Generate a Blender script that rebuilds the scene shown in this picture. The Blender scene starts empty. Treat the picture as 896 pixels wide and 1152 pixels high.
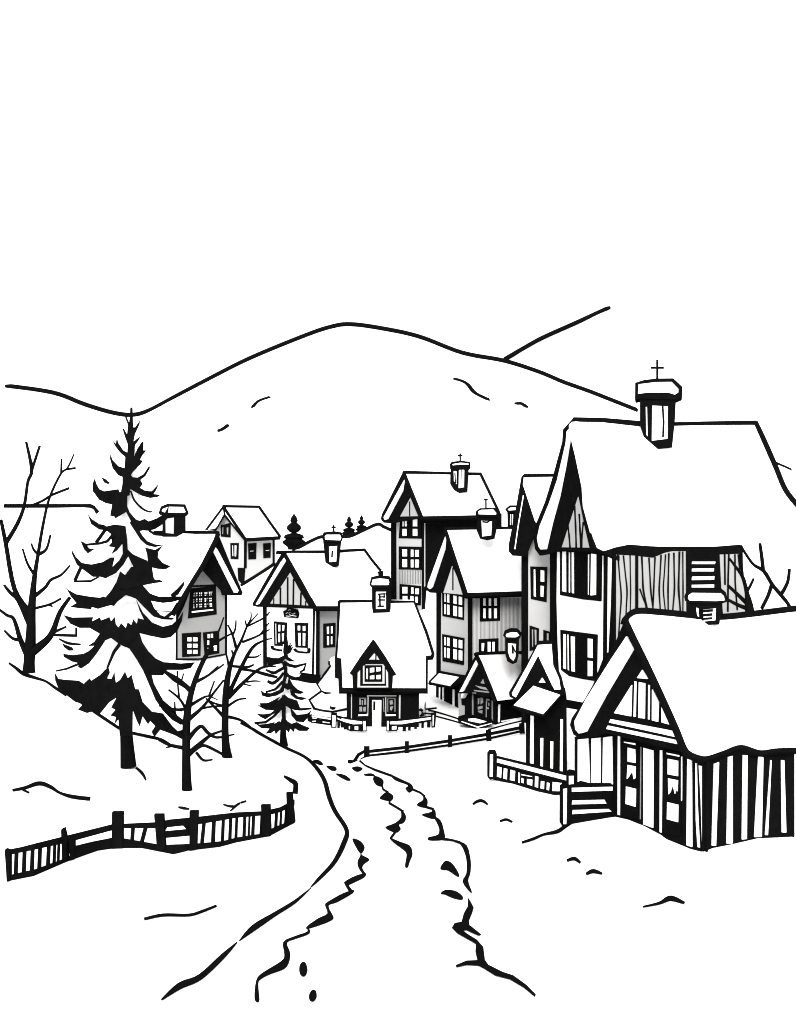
import bpy, bmesh, math, random
from mathutils import Vector as V
from mathutils.geometry import tessellate_polygon
random.seed(7)
# ------------------------------------------------------------------ basics
F, CX, HY, H = 1200.0, 448.0, 600.0, 6.0          # focal (px), centre column, horizon row, eye height (m)
CAM = V((0, 0, H))
sc = bpy.context.scene
C = sc.collection

def ray(px, py): return V(((px - CX) / F, 1.0, -(py - HY) / F))
def at(px, py, Y): return CAM + ray(px, py) * Y

class Z:                                           # coordinates read on an enlarged detail -> photo pixels
    def __init__(s, x, y, k): s.x, s.y, s.k = x, y, k
    def __call__(s, pts): return [(s.x + p[0] / s.k, s.y + p[1] / s.k) for p in pts]
PX = Z(0, 0, 1)
z1 = Z(0, 440, 4); z2 = Z(0, 660, 3.2); z3 = Z(180, 550, 5.6); z4 = Z(270, 570, 5.2706); z5 = Z(340, 630, 5.4857)
z6 = Z(420, 500, 4.978); z7 = Z(470, 650, 4.978); z8 = Z(570, 390, 2.7485); z9 = Z(540, 650, 2.5169)
z10 = Z(60, 455, 5.6); z11 = Z(50, 640, 4.8); z12 = Z(180, 660, 4.8); z13 = Z(0, 480, 3.84); z14 = Z(270, 690, 6.892)
z15 = Z(0, 870, 2.635); z16 = Z(580, 400, 4.43); z17 = Z(720, 590, 5.09); z18 = Z(600, 600, 3.2); z19 = Z(380, 760, 4.073)
z20 = Z(540, 820, 5.27); z21 = Z(500, 690, 5.973); z22 = Z(170, 830, 3.716); z23 = Z(380, 830, 3.716)
z24 = Z(690, 830, 4.3495); z25 = Z(380, 690, 7.467); z26 = Z(520, 980, 2.383); z10b = Z(150, 820, 1.792)

def cr(pts, n=5):                                  # Catmull-Rom through the points (tuples of any length)
    if len(pts) < 3: return list(pts)
    out = []; P = [pts[0]] + list(pts) + [pts[-1]]
    for i in range(1, len(P) - 2):
        a, b, c, d = P[i - 1], P[i], P[i + 1], P[i + 2]
        for k in range(n):
            t = k / n
            out.append(tuple(.5 * (2 * b[j] + (c[j] - a[j]) * t + (2 * a[j] - 5 * b[j] + 4 * c[j] - d[j]) * t * t
                                   + (3 * b[j] - a[j] - 3 * c[j] + d[j]) * t ** 3) for j in range(len(b))))
    out.append(tuple(pts[-1])); return out

def rib(pts, w, smooth=False):                     # polyline + width(s) -> polygon
    if not isinstance(w, (list, tuple)): w = [w] * len(pts)
    q = [(p[0], p[1], ww) for p, ww in zip(pts, w)]
    if smooth: q = cr(q)
    L, R = [], []
    for i, p in enumerate(q):
        a = q[max(0, i - 1)]; b = q[min(len(q) - 1, i + 1)]
        dx, dy = b[0] - a[0], b[1] - a[1]; l = math.hypot(dx, dy) or 1
        nx, ny = -dy / l, dx / l; h = max(p[2], .2) * .55
        L.append((p[0] + nx * h, p[1] + ny * h)); R.append((p[0] - nx * h, p[1] - ny * h))
    return L + R[::-1]
def box(x0, y0, x1, y1): return [(x0, y0), (x1, y0), (x1, y1), (x0, y1)]
def grow(p, d):                                    # offset a polygon outward by d pixels
    n = len(p); A = sum(p[i][0] * p[(i + 1) % n][1] - p[(i + 1) % n][0] * p[i][1] for i in range(n))
    sg = 1 if A > 0 else -1; out = []
    for i in range(n):
        a, b, c = p[i - 1], p[i], p[(i + 1) % n]
        u = V((b[0] - a[0], b[1] - a[1])); v = V((c[0] - b[0], c[1] - b[1]))
        if u.length < 1e-6 or v.length < 1e-6: out.append(b); continue
        u.normalize(); v.normalize()
        n1 = V((u.y, -u.x)) * sg; n2 = V((v.y, -v.x)) * sg; m = n1 + n2
        if m.length < 1e-3: m = n1
        m.normalize(); k = d / max(.5, m.dot(n1))
        out.append((b[0] + m.x * k, b[1] + m.y * k))
    return out
def smooth_poly(p, n=3):
    q = cr([p[-1]] + list(p) + [p[0], p[1]], n)
    return q[n:n + n * len(p)]

# ------------------------------------------------------------------ materials
def mat(name, lo, hi, scale=3.0, rough=.9, bump=0.0):
    m = bpy.data.materials.new(name); m.use_nodes = True
    nt = m.node_tree; b = nt.nodes['Principled BSDF']
    b.inputs['Roughness'].default_value = rough
    b.inputs['Specular IOR Level'].default_value = 0.0
    tc = nt.nodes.new('ShaderNodeTexCoord'); no = nt.nodes.new('ShaderNodeTexNoise'); ra = nt.nodes.new('ShaderNodeValToRGB')
    no.inputs['Scale'].default_value = scale; no.inputs['Detail'].default_value = 4
    ra.color_ramp.elements[0].position = .3; ra.color_ramp.elements[1].position = .7
    ra.color_ramp.elements[0].color = (lo, lo, lo, 1); ra.color_ramp.elements[1].color = (hi, hi, hi, 1)
    nt.links.new(tc.outputs['Object'], no.inputs['Vector']); nt.links.new(no.outputs['Fac'], ra.inputs['Fac'])
    nt.links.new(ra.outputs['Color'], b.inputs['Base Color'])
    if bump:
        bp = nt.nodes.new('ShaderNodeBump'); bp.inputs['Strength'].default_value = bump
        nt.links.new(no.outputs['Fac'], bp.inputs['Height']); nt.links.new(bp.outputs['Normal'], b.inputs['Normal'])
    return m
SNOW = mat('snow', .92, .95, 1.2)
WHITE = mat('white_paint', .84, .88, 4)
BLACK = mat('black_timber', 0.0025, 0.0036, 5)
LG = mat('light_grey_plaster', 0.34, 0.35, 2)
MG = mat('mid_grey_plaster', 0.25, 0.26, 2)
DG = mat('dim_grey_plaster', 0.195, 0.205, 2)
GL = mat('grey_glazing', 0.16, 0.2, 6)
PG = mat('pale_grey_boards', 0.45, 0.46, 2)
LINE = mat('grey_board_joint', 0.05, 0.07, 6)

# ------------------------------------------------------------------ object helpers
ORG = {}
def tag(o, label=None, cat=None, group=None, kind=None):
    if label: o['label'] = label
    if cat: o['category'] = cat
    if group: o['group'] = group
    if kind: o['kind'] = kind
    return o
def thing(name, loc, label, cat, group=None):
    o = bpy.data.objects.new(name, None); C.objects.link(o); o.location = loc
    ORG[o] = V(loc); return tag(o, label, cat, group)
def mesh(name, verts, faces, m, parent=None, smooth=False):
    org = ORG[parent] if parent else V((0, 0, 0))
    me = bpy.data.meshes.new(name)
    me.from_pydata([tuple(V(v) - org) for v in verts], [], faces); me.materials.append(m)
    if smooth:
        for p in me.polygons: p.use_smooth = True
    me.validate()
    o = bpy.data.objects.new(name, me); C.objects.link(o)
    if parent: o.parent = parent; ORG[o] = org
    return o
class Plane:                                       # a plane of the place: the ray through a pixel meets it in one point
    def __init__(s, p, n): s.n = V(n).normalized(); s.c = s.n.dot(V(p))
    def pt(s, px, py, off=0.0):
        r = ray(px, py); return CAM + r * ((s.c + off - s.n.dot(CAM)) / s.n.dot(r))
def plane3(a, b, c):
    n = (b - a).cross(c - a).normalized()
    if n.dot(CAM - a) < 0: n = -n
    return Plane(a, n)
class Curtain:                                     # upright surface standing over a ground polyline
    def __init__(s, base):                         # [(px, Y)...] rising px
        s.b = sorted(base); s.n = V((0, -1, 0))
    def Y(s, px):
        b = s.b
        i = 0
        while i < len(b) - 2 and px > b[i + 1][0]: i += 1
        (x0, y0), (x1, y1) = b[i], b[i + 1]; t = (px - x0) / (x1 - x0)
        return 1 / ((1 - t) / y0 + t / y1)
    def pt(s, px, py, off=0.0): return at(px, py, s.Y(px) - off)

def clipx(p, x, s):                                # keep the side of a polygon where s * (px - x) >= 0
    out = []
    for i in range(len(p)):
        a, b = p[i - 1], p[i]; da, db = s * (a[0] - x), s * (b[0] - x)
        if (da < 0) != (db < 0):
            t = da / (da - db); out.append((x, a[1] + (b[1] - a[1]) * t))
        if db >= 0: out.append(b)
    return out
def B(parent, name, surf, z, polys, m, off=0.0, th=.03):   # boards: prisms whose front lies on surf + off
    if polys and isinstance(polys[0][0], (int, float)): polys = [polys]
    if isinstance(surf, Curtain) and len(surf.b) > 2:          # cut long boards where the fence bends
        cut = []
        ks = [z.x * 0 + k for k, _ in surf.b[1:-1]]
        lim = [-1e6] + [(k - z.x) * z.k for k in ks] + [1e6]
        for p in polys:
            for a, b in zip(lim, lim[1:]):
                q = clipx(clipx(p, a, 1), b, -1)
                if len(q) > 2 and max(v[0] for v in q) - min(v[0] for v in q) > .2: cut.append(q)
        polys = cut
    vs, fs = [], []
    for i, p in enumerate(polys):
        q = grow(z(p), .2 if m is BLACK else -.3 if m in (WHITE, SNOW) and name != 'roof_snow' else -.15); n = len(q); o = len(vs); e = i * .0006
        fr = [surf.pt(x, y, off + e) for x, y in q]
        vs += fr + [v - surf.n * th for v in fr]
        tr = tessellate_polygon([[V((x, y, 0)) for x, y in q]])
        fs += [[o + k for k in t] for t in tr] + [[o + n + k for k in t][::-1] for t in tr]
        fs += [[o + k, o + n + k, o + n + (k + 1) % n, o + (k + 1) % n] for k in range(n)]
    return mesh(name, vs, fs, m, parent)
def win(root, surf, z, frame, panes, off=.05, pm=None, name='window'):
    w = B(root, name, surf, z, frame, BLACK, off, .05)
    if panes: B(w, 'pane', surf, z, panes, pm or WHITE, off + .012, .02)
    return w
def drape(name, fn, z, polys, m, parent=None, longest=10, extra=.25):   # sheet laid on a curved surface
    if polys and isinstance(polys[0][0], (int, float)): polys = [polys]
    bm = bmesh.new()
    for i, p in enumerate(polys):
        vs = [bm.verts.new((x, y, i)) for x, y in grow(z(p), extra)]
        try: bm.faces.new(vs).normal_update()
        except ValueError: pass
    bmesh.ops.triangulate(bm, faces=bm.faces[:])
    for _ in range(3):
        e = [e for e in bm.edges if (e.verts[0].co - e.verts[1].co).length > longest]
        if not e: break
        bmesh.ops.subdivide_edges(bm, edges=e, cuts=1); bmesh.ops.triangulate(bm, faces=bm.faces[:])
    bm.verts.index_update()
    vs = [fn(v.co.x, v.co.y, v.co.z) for v in bm.verts]
    fs = [[v.index for v in f.verts] for f in bm.faces]
    bm.free(); return mesh(name, vs, fs, m, parent)
def tube(name, P, R, m, parent=None, n=8):
    vs, fs = [], []
    for i, p in enumerate(P):
        t = (P[min(i + 1, len(P) - 1)] - P[max(i - 1, 0)]).normalized()
        a = t.cross(V((0, 1, 0)) if abs(t.y) < .9 else V((1, 0, 0))).normalized(); b = t.cross(a)
        for k in range(n):
            w = 2 * math.pi * k / n; vs.append(p + (a * math.cos(w) + b * math.sin(w)) * R[i])
    for i in range(len(P) - 1):
        for k in range(n):
            fs.append([i * n + k, i * n + (k + 1) % n, (i + 1) * n + (k + 1) % n, (i + 1) * n + k])
    fs.append(list(range(n))); fs.append([(len(P) - 1) * n + k for k in range(n)][::-1])
    return mesh(name, vs, fs, m, parent, True)

# ------------------------------------------------------------------ ground
def g(x, y): return .5 * math.exp(-((x + 9) / 5) ** 2 - ((y - 30) / 9) ** 2)
def gp(px, py, off=0.0):
    Y = F * H / max(py - HY, 1)
    for _ in range(30):
        p = at(px, py, Y); Y = F * (H - g(p.x, p.y)) / max(py - HY, 1)
    p = at(px, py, Y); p.z = g(p.x, p.y) + off; return p
def gline(px, py): return gp(px, py).y
vs, fs = [], []
xs = [-700, -350, -180, -90, -50] + [-30 + i * .75 for i in range(81)] + [50, 90, 180, 350, 700]
ys = [-30, -10, 0] + [4 + i * .75 for i in range(75)] + [70, 100, 160, 260, 400, 700]
for y in ys:
    for x in xs: vs.append((x, y, g(x, y)))
n = len(xs)
for j in range(len(ys) - 1):
    for i in range(n - 1): fs.append([j * n + i, j * n + i + 1, (j + 1) * n + i + 1, (j + 1) * n + i])
tag(mesh('ground', vs, fs, SNOW, None, True), kind='structure')
def gmark(name, z, polys, m=None):
    o = drape(name, lambda x, y, i: gp(x, y, .012 + .0008 * i), z, polys, m or BLACK)
    return tag(o, kind='structure')

# ------------------------------------------------------------------ hills
def hill(name, ridge, Yr, Y0, line, w=5.0, back=80, zlow=-3.0):
    R = cr([tuple(p) for p in ridge], 6)
    top = [at(x, y, Yr) for x, y in R]; m = 14; vs, fs = [], []
    for k in range(m + 1):
        t = k / m
        for p in top:
            s = 1 - t; hgt = zlow + (p.z - zlow) * (s * s * (3 - 2 * s) * .35 + s * .65)
            vs.append((p.x * (1 + (Y0 / Yr - 1) * t * .6), Yr + (Y0 - Yr) * t, hgt))
    n = len(top)
    for p in top: vs.append((p.x, Yr + back, zlow))
    for k in range(m):
        for i in range(n - 1): fs.append([k * n + i, k * n + i + 1, (k + 1) * n + i + 1, (k + 1) * n + i])
    for i in range(n - 1): fs.append([i, (m + 1) * n + i, (m + 1) * n + i + 1, i + 1])
    o = tag(mesh(name, vs, fs, SNOW, None, True), kind='structure')
    for ln in line:
        q = cr([tuple(p) for p in ln], 6); r = w / 2 * Yr / F
        pts = [at(x, y, Yr - r * .5) + V((0, 0, r * .6)) for x, y in q]
        t = tube('ridge_line', pts, [r * (.55 if i in (0, len(q) - 1) else 1) for i in range(len(q))], BLACK)
        t.parent = o
    return o
from mathutils.bvhtree import BVHTree
main_r = [(-120, 420), (-40, 432), (6, 436), (60, 444), (95, 457), (125, 466), (148, 469), (168, 464), (200, 447), (240, 426), (282, 405),
          (340, 381), (372, 370), (395, 367), (432, 372), (472, 381), (520, 399), (567, 408), (605, 420), (634, 432), (662, 442), (690, 453),
          (718, 464), (790, 492), (850, 514), (873, 524), (891, 532), (960, 562), (1040, 590)]
big = hill('hill', main_r, 330, 110, [main_r[2:23], main_r[24:27]], 6.2)
far_r = [(440, 450), (520, 424), (566, 407), (590, 393), (612, 381), (650, 364), (687, 347), (740, 340), (800, 352), (880, 390), (980, 440)]
hill('hill', far_r, 470, 360, [far_r[2:7]], 5.4)
terr = [(-160, 568), (-60, 569), (6, 570), (60, 570), (101, 570), (110, 578), (125, 595), (150, 620)]
o = hill('hill', terr, 112, 70, [], 5)
tube('ridge_line', [at(x, y, 111.4) + V((0, 0, .12)) for x, y in [(5, 570.5), (102, 570.5), (105, 572), (110, 578)]], [.23] * 4, BLACK).parent = o
hk = [(200, 690), (240, 674), (271, 660), (292, 647), (310, 635), (322, 622), (335, 618), (352, 609), (363, 605), (380, 604.5), (394, 604.5), (411, 597),
      (425, 591), (432, 594), (441, 598), (470, 612), (520, 640), (560, 660)]
hill('hill', hk, 76, 58, [hk[2:5], hk[6:15]], 4.2, 30)
tri = BVHTree.FromPolygons([v.co for v in big.data.vertices], [p.vertices for p in big.data.polygons])
for k, (q, w) in enumerate([([(284, 459), (291, 452), (305, 447)], 2.6), ([(245, 486), (250, 484), (257, 479)], 3.2),
             ([(510, 427), (518, 429), (526, 433), (535, 443), (551, 451)], 3), ([(580, 455), (587, 455), (593, 459)], 3)]):
    P = []
    for x, y in cr(q, 6):
        hit = tri.ray_cast(CAM, ray(x, y).normalized())
        P.append(hit[0] if hit[0] else at(x, y, 250))
    t = tube('snow_ridge', P, [w / 2 * p.y / F * (.6 if i in (0, len(P) - 1) else 1.9) for i, p in enumerate(P)], BLACK); t.parent = big

# ------------------------------------------------------------------ houses
class House:
    def __init__(s, cpx, Y, ang, name, label, cat='house', mirror=False):
        a = math.radians(ang); A = at(cpx, HY, Y); A.z = 0
        if mirror:
            s.dg = V((math.cos(a), math.sin(a), 0)); s.ds = V((-math.sin(a), math.cos(a), 0))
        else:
            s.dg = V((-math.sin(a), math.cos(a), 0)); s.ds = V((math.cos(a), math.sin(a), 0))
        s.A = A; s.G = Plane(A, -s.ds); s.S = Plane(A, -s.dg)
        s.root = thing(name, A, label, cat)
    def slope(s, R, E, og=.4):                     # roof plane through the front rake (two pixels on the overhang plane) along the ridge
        s.og = og; s.R = s.G.pt(*R, og); s.E = s.G.pt(*E, og)
        n = (s.R - s.E).cross(s.ds).normalized()
        if n.z < 0: n = -n
        s.P = Plane(s.E, n); return s.P
    def body(s, pxl, pxr, eave, m, length=None, drop=.45): s.hull = (pxl, pxr, m, length, drop)
    def _body(s):
        pxl, pxr, m, length, drop = s.hull
        wG = (s.G.pt(pxl, 600) - s.A).dot(s.dg); L = length or (s.S.pt(pxr, 600) - s.A).dot(s.ds)
        def zp(pl, p): return (pl.c - pl.n.x * p.x - pl.n.y * p.y) / pl.n.z
        nb = (s.Lp - s.R).cross(s.ds).normalized(); nb = nb if nb.z > 0 else -nb
        Pb = Plane(s.R, nb)
        ins = .07; a0 = s.A + s.ds * ins + s.dg * ins; w = wG - 2 * ins; vs = []
        tm = max(0.1, min(w - .1, (s.R - a0).dot(s.dg)))
        q = [a0 + s.dg * t for t in (0, tm, w)]
        hz = [min(zp(s.P, p), zp(Pb, p)) - .3 for p in q]
        for d in (0, L - 2 * ins):
            for t, zz in ((0, -.3), (0, hz[0]), (tm, hz[1]), (w, hz[2]), (w, -.3)): vs.append(a0 + s.ds * d + s.dg * t + V((0, 0, zz)))
        fs = [[0, 1, 2, 3, 4], [9, 8, 7, 6, 5]] + [[k, 5 + k, 5 + (k + 1) % 5, (k + 1) % 5] for k in range(5)]
        return mesh('house_body', vs, fs, m, s.root)
    def roof(s, z, snow, edges, left, ridge_end, under=None):  # near slope with its snow, dark edge boards, and the slope behind
        r = B(s.root, 'roof', s.P, z, snow, under or BLACK, -.02, .10)
        B(r, 'roof_snow', s.P, z, snow, SNOW, .02, .05)
        if edges: B(r, 'roof_edge', s.P, z, edges, BLACK, .045, .10)
        RR = s.P.pt(*ridge_end); Lp = s.G.pt(*left, s.og)
        d = RR - s.R
        if d.length > 0.2:
            i_ = s.ds * .12; Lq = Lp + (s.R - Lp) * .07; a, b, c, e = s.R + i_, RR - i_, Lq + d - i_, Lq + i_
            dn = V((0, 0, -.3))
            mesh('roof_slope', [a + dn * .4, b + dn * .4, c + dn * .4, e + dn * .4, a + dn, b + dn, c + dn, e + dn],
                 [[0, 1, 2, 3], [7, 6, 5, 4], [0, 4, 5, 1], [1, 5, 6, 2], [2, 6, 7, 3], [3, 7, 4, 0]], SNOW, r)
        s.Lp = Lp; s._body()
        return r
def chimney(hs, surf, z, cap, capw, bodyp, light, marks=(), cross=(), base=None, mlight=None, thick=.5, tilt=None):
    bx = z(bodyp); q = max(bx, key=lambda p: p[1])
    Y = base or (surf.pt(sum(p[0] for p in bx) / len(bx), q[1]).y - .02)
    xm = sum(p[0] for p in bx) / len(bx); pm = at(xm, q[1], Y); pl = Plane(pm, V((-pm.x, -pm.y, 0)))
    c = B(hs, 'chimney', pl, z, bodyp, BLACK, 0, thick)
    if light: B(c, 'chimney_panel', pl, z, light, mlight or WHITE, .02, .03)
    if marks: B(c, 'panel_mark', pl, z, marks, BLACK, .04, .03)
    k = B(c, 'chimney_cap', pl, z, cap, BLACK, .06, thick + .12)
    B(c, 'cap_snow', pl, z, capw, SNOW, .085, thick + .1)
    if cross:
        cross = [rib([tuple((V(p[0]) + V(p[-1])) / 2), tuple((V(p[len(p) // 2 - 1]) + V(p[len(p) // 2])) / 2)], max(1.5 * z.k, (V(p[0]) - V(p[-1])).length)) if len(p) == 4 else p for p in cross]
        B(c, 'cross', pl, z, cross, BLACK, -thick / 2, .04)
    return c
def wig(x0, x1, x2, y0, y1, w):                    # one wavering board joint
    ym = (y0 + y1) / 2
    return rib([(x0, y0), ((x0 + x1) / 2, (y0 + ym) / 2), (x1, ym), ((x1 + x2) / 2, (ym + y1) / 2), (x2, y1)], [w, w * .7, w, w * .7, w], True)

# --- near right cottage
h = House(793, 19.9, 24.2, 'striped_cottage', 'big snow-roofed cottage with broad black and white striped walls, nearest of the houses')
G, S, r0 = h.G, h.S, h.root
h.slope(z9([(413, 110)])[0], z9([(587, 492)])[0], .4)
h.body(650, 894, (795, 852), BLACK)
B(r0, 'wall', G, z18, [(150, 733), (290, 715), (330, 700), (525, 760), (628, 800), (624, 1170), (150, 1060)], BLACK, 0, .04)
wb = [[(160, 742), (199, 738), (204, 905), (160, 905)], [(209, 738), (243, 735), (242, 905), (208, 905)], [(251, 735), (284, 730), (286, 905), (249, 905)]]
B(r0, 'wall_plank', G, z18, wb, WHITE, .02, .03)
st = [[(22, -45), (33, -42), (32, 381), (21, 378)], [(147, 48), (197, 62), (195, 443), (147, 425)], [(228, 60), (240, 62), (236, 467), (227, 462)],
      [(362, 102), (384, 110), (386, 537), (358, 527)], [(402, 122), (408, 125), (412, 330), (423, 540), (412, 535), (404, 400)],
      [(418, 135), (440, 140), (440, 530), (434, 520), (428, 300)], [(332, 90), (337, 92), (335, 310), (332, 310)]]
B(r0, 'wall_plank', G, z24, st, WHITE, .02, .03)
B(r0, 'wall_plank', G, z24, [rib([(135, 45), (132, 400)], 2.5)], GL, .02, .03)
d = win(r0, G, z24, [(46, 10), (118, 22), (118, 395), (46, 385)], [[(52, 18), (110, 27), (110, 38), (52, 25)], [(70, 47), (109, 57), (110, 125), (70, 118)],
    [(70, 132), (110, 140), (110, 198), (100, 205), (93, 165), (78, 192), (66, 205)], [(62, 238), (112, 250), (110, 340), (60, 325)]], .03, name='door')
d = win(r0, G, z24, [(250, 62), (328, 75), (328, 480), (250, 470)], [[(260, 72), (325, 85), (325, 95), (262, 82)], [(266, 102), (319, 112), (318, 190), (266, 180)],
    [(268, 198), (318, 208), (315, 265), (310, 256), (302, 278), (292, 232), (281, 268), (270, 280)], [(264, 315), (319, 328), (318, 415), (262, 400)]], .03, name='door')
B(r0, 'wall', S, z24, [(443, 104), (500, 88), (545, 70), (600, 46), (640, 41), (680, 52), (725, 70), (800, 62), (888, 52), (888, 520), (443, 620)], BLACK, 0, .04)
B(r0, 'wall_plank', S, z24, [[(495, 128), (521, 118), (506, 530), (484, 530)], [(564, 95), (587, 88), (588, 518), (557, 520)], [(637, 85), (660, 85), (657, 497), (632, 500)],
    [(713, 92), (738, 94), (730, 487), (693, 488)], [(773, 108), (778, 112), (760, 478), (746, 478)], [(825, 110), (840, 110), (850, 465), (828, 465)]], WHITE, .02, .03)
gb = B(r0, 'gable', G, z18, [(333, 306), (346, 345), (382, 413), (426, 512), (472, 612), (514, 716), (536, 788), (525, 784), (300, 728), (262, 718), (225, 732), (172, 741), (146, 725), (133, 690), (140, 665), (185, 600), (245, 495), (300, 385)], BLACK, .35, .08)
B(gb, 'gable_panel', G, z18, [[(393, 490), (415, 525), (372, 522)], [(355, 545), (352, 660), (290, 648)], [(380, 535), (403, 540), (401, 668), (378, 665)], [(364, 532), (371, 534), (368, 662), (361, 662)],
    [(414, 545), (419, 546), (418, 672), (413, 670)], [(428, 560), (452, 605), (449, 680), (427, 674)], [(462, 625), (492, 690), (462, 682)]], WHITE, .37, .03)
B(gb, 'beam', G, z18, [[(278, 669), (508, 712), (513, 735), (470, 725), (272, 682)], [(268, 692), (518, 745), (525, 761), (262, 705)]], WHITE, .38, .04)
B(gb, 'rake_snow', G, z9, [(415, 165), (433, 195), (350, 335), (295, 437), (280, 442), (270, 430), (267, 407), (300, 343), (370, 232)], SNOW, .44, .12)
snow = [(417, 118), (428, 107), (452, 97), (520, 101), (590, 107), (640, 112), (700, 112), (800, 101), (880, 91), (960, 84), (960, 482), (888, 484), (850, 484), (795, 490), (740, 474), (690, 492), (640, 507), (600, 497), (583, 480), (560, 425), (515, 325), (475, 240), (440, 168)]
edge = [rib([(413, 125), (420, 108), (450, 93), (520, 97), (590, 104), (640, 109), (700, 109), (800, 98), (880, 88), (960, 80)], 14, True),
        rib([(413, 115), (440, 172), (475, 243), (515, 328), (560, 428), (582, 482), (602, 501), (640, 511), (690, 496), (740, 479), (795, 494), (850, 488), (960, 486)], 10, True)]
h.roof(z9, snow, edge, z9([(262, 420)])[0], z9([(890, 85)])[0])
chimney(r0, h.P, z17, [(256, 412), (272, 386), (308, 374), (470, 376), (496, 398), (505, 440), (475, 452), (280, 449), (260, 436)],
        [(278, 406), (300, 391), (465, 393), (484, 411), (488, 436), (440, 440), (286, 437), (276, 425)],
        [(285, 445), (470, 450), (463, 530), (456, 572), (345, 577), (312, 535)],
        [[(322, 475), (338, 480), (342, 547), (330, 530)], [(362, 487), (438, 480), (435, 550), (365, 557)]],
        [rib([(360, 497), (420, 492)], 12), rib([(360, 520), (416, 516)], 12), rib([(360, 542), (416, 537)], 10)])

B(r0, 'snow_bank', G, z24, [(-2, 388), (60, 402), (140, 434), (220, 477), (270, 514), (330, 537), (445, 567), (462, 563), (462, 640), (-2, 640)], SNOW, .07, .1)
B(r0, 'snow_bank', S, z24, [(430, 565), (447, 566), (500, 545), (600, 525), (720, 497), (892, 489), (892, 640), (430, 640)], SNOW, .07, .1)
# --- tall house
h = House(690, 28, 11.5, 'tall_house', 'tall steep-roofed house with wavy grey board siding and chimney cross, behind the striped cottage')
G, S, r0 = h.G, h.S, h.root
h.slope(z8([(205, 222)])[0], z16([(400, 972)])[0], .45)
h.body(620, 838, (690, 640), BLACK)
B(r0, 'wall', G, z18, [(61, 55), (290, 55), (290, 900), (61, 900)], BLACK, 0, .04)
B(r0, 'wall_panel', G, z18, [[(86, 66), (99, 66), (97, 222), (243, 245), (246, 80), (253, 80), (250, 455), (190, 612), (115, 598), (107, 555), (93, 500), (88, 400), (84, 240)],
    [(269, 80), (283, 80), (279, 250), (270, 430), (266, 430)], [(120, 628), (185, 640), (160, 680), (160, 735), (157, 880), (117, 880)]], WHITE, .015, .03)
win(r0, G, z18, [(97, 50), (245, 62), (243, 244), (180, 238), (97, 222)], [[(104, 65), (119, 65), (119, 213), (104, 209)], [(128, 68), (133, 68), (133, 215), (128, 213)], [(138, 68), (147, 68), (147, 217), (139, 216)],
    [(208, 72), (228, 75), (226, 222), (206, 225)], [(197, 75), (202, 75), (200, 222), (197, 222)]], .05)
win(r0, G, z18, [(98, 348), (229, 365), (226, 532), (180, 525), (130, 514), (101, 492)], [[(108, 362), (118, 363), (118, 490), (108, 487)], [(123, 363), (127, 364), (129, 495), (124, 492)], [(135, 370), (150, 372), (150, 500), (137, 497)],
    [(196, 378), (214, 380), (214, 450), (196, 447)], [(196, 458), (214, 460), (213, 515), (196, 515)]], .05)
B(r0, 'wall', S, PX, [(690, 619), (700, 617), (710, 616), (741, 617), (803, 617), (836, 615), (838, 760), (690, 760)], BLACK, 0, .04)
B(r0, 'siding', S, PX, [(693.5, 624), (714, 625), (735, 627.5), (748, 622), (757, 620), (772, 620), (773, 740), (693.5, 740)], MG, .015, .03)
B(r0, 'siding', S, z17, [(458, 172), (580, 168), (593, 290), (613, 380), (637, 500), (478, 520), (470, 400)], MG, .015, .03)
jl = [wig(306, 318, 308, 78, 380, 4), wig(326, 339, 334, 80, 330, 4), wig(350, 352, 350, 80, 330, 3), rib([(374, 80), (374, 330)], 9), wig(392, 398, 424, 82, 330, 5), wig(385, 408, 395, 200, 330, 4),
      wig(418, 425, 440, 88, 330, 4), wig(440, 435, 430, 86, 330, 4), wig(462, 455, 462, 78, 330, 4), wig(478, 470, 482, 76, 330, 3), wig(490, 487, 488, 72, 330, 4), wig(508, 510, 500, 70, 330, 4), wig(528, 525, 535, 66, 330, 5), wig(540, 541, 540, 66, 330, 3)]
B(r0, 'board_joint', S, z18, jl, BLACK, .03, .03)
B(r0, 'board_joint', S, z17, [rib([(488, 172), (490, 345)], 7), rib([(512, 172), (508, 300), (506, 500)], 7), rib([(547, 172), (548, 330), (560, 490)], 6), rib([(566, 172), (575, 260)], 6)], BLACK, .03, .03)
win(r0, S, z17, [(268, 140), (458, 140), (458, 400), (268, 400)], [[(300, 212), (437, 212), (432, 228), (298, 228)], [(300, 252), (428, 250), (426, 270), (298, 270)], [(300, 298), (430, 295), (428, 318), (298, 320)], [(298, 345), (428, 343), (428, 362), (298, 362)]], .035, name='louvred_shutter')
gb = B(r0, 'gable', G, z16, [(292, 308), (238, 368), (234, 430), (188, 600), (148, 730), (103, 840), (91, 905), (99, 965), (122, 996), (170, 988), (215, 972), (400, 976), (376, 850), (344, 740), (340, 640), (314, 500), (292, 400)], BLACK, .40, .08)
B(gb, 'gable_panel', G, z16, [(313, 703), (325, 760), (345, 860), (368, 958), (231, 956), (262, 860)], MG, .415, .03)
B(gb, 'board_joint', G, z16, [wig(262, 268, 272, 850, 956, 6), wig(295, 300, 303, 750, 956, 6), wig(318, 322, 326, 790, 956, 6), wig(338, 332, 330, 830, 956, 5)], BLACK, .425, .03)
B(gb, 'rake_snow', G, z16, [(298, 326), (255, 378), (250, 435), (207, 620), (167, 735), (120, 850), (107, 910), (114, 950), (125, 967), (153, 966), (182, 840), (220, 700), (250, 550), (276, 395), (300, 390)], SNOW, .44, .1)
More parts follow.
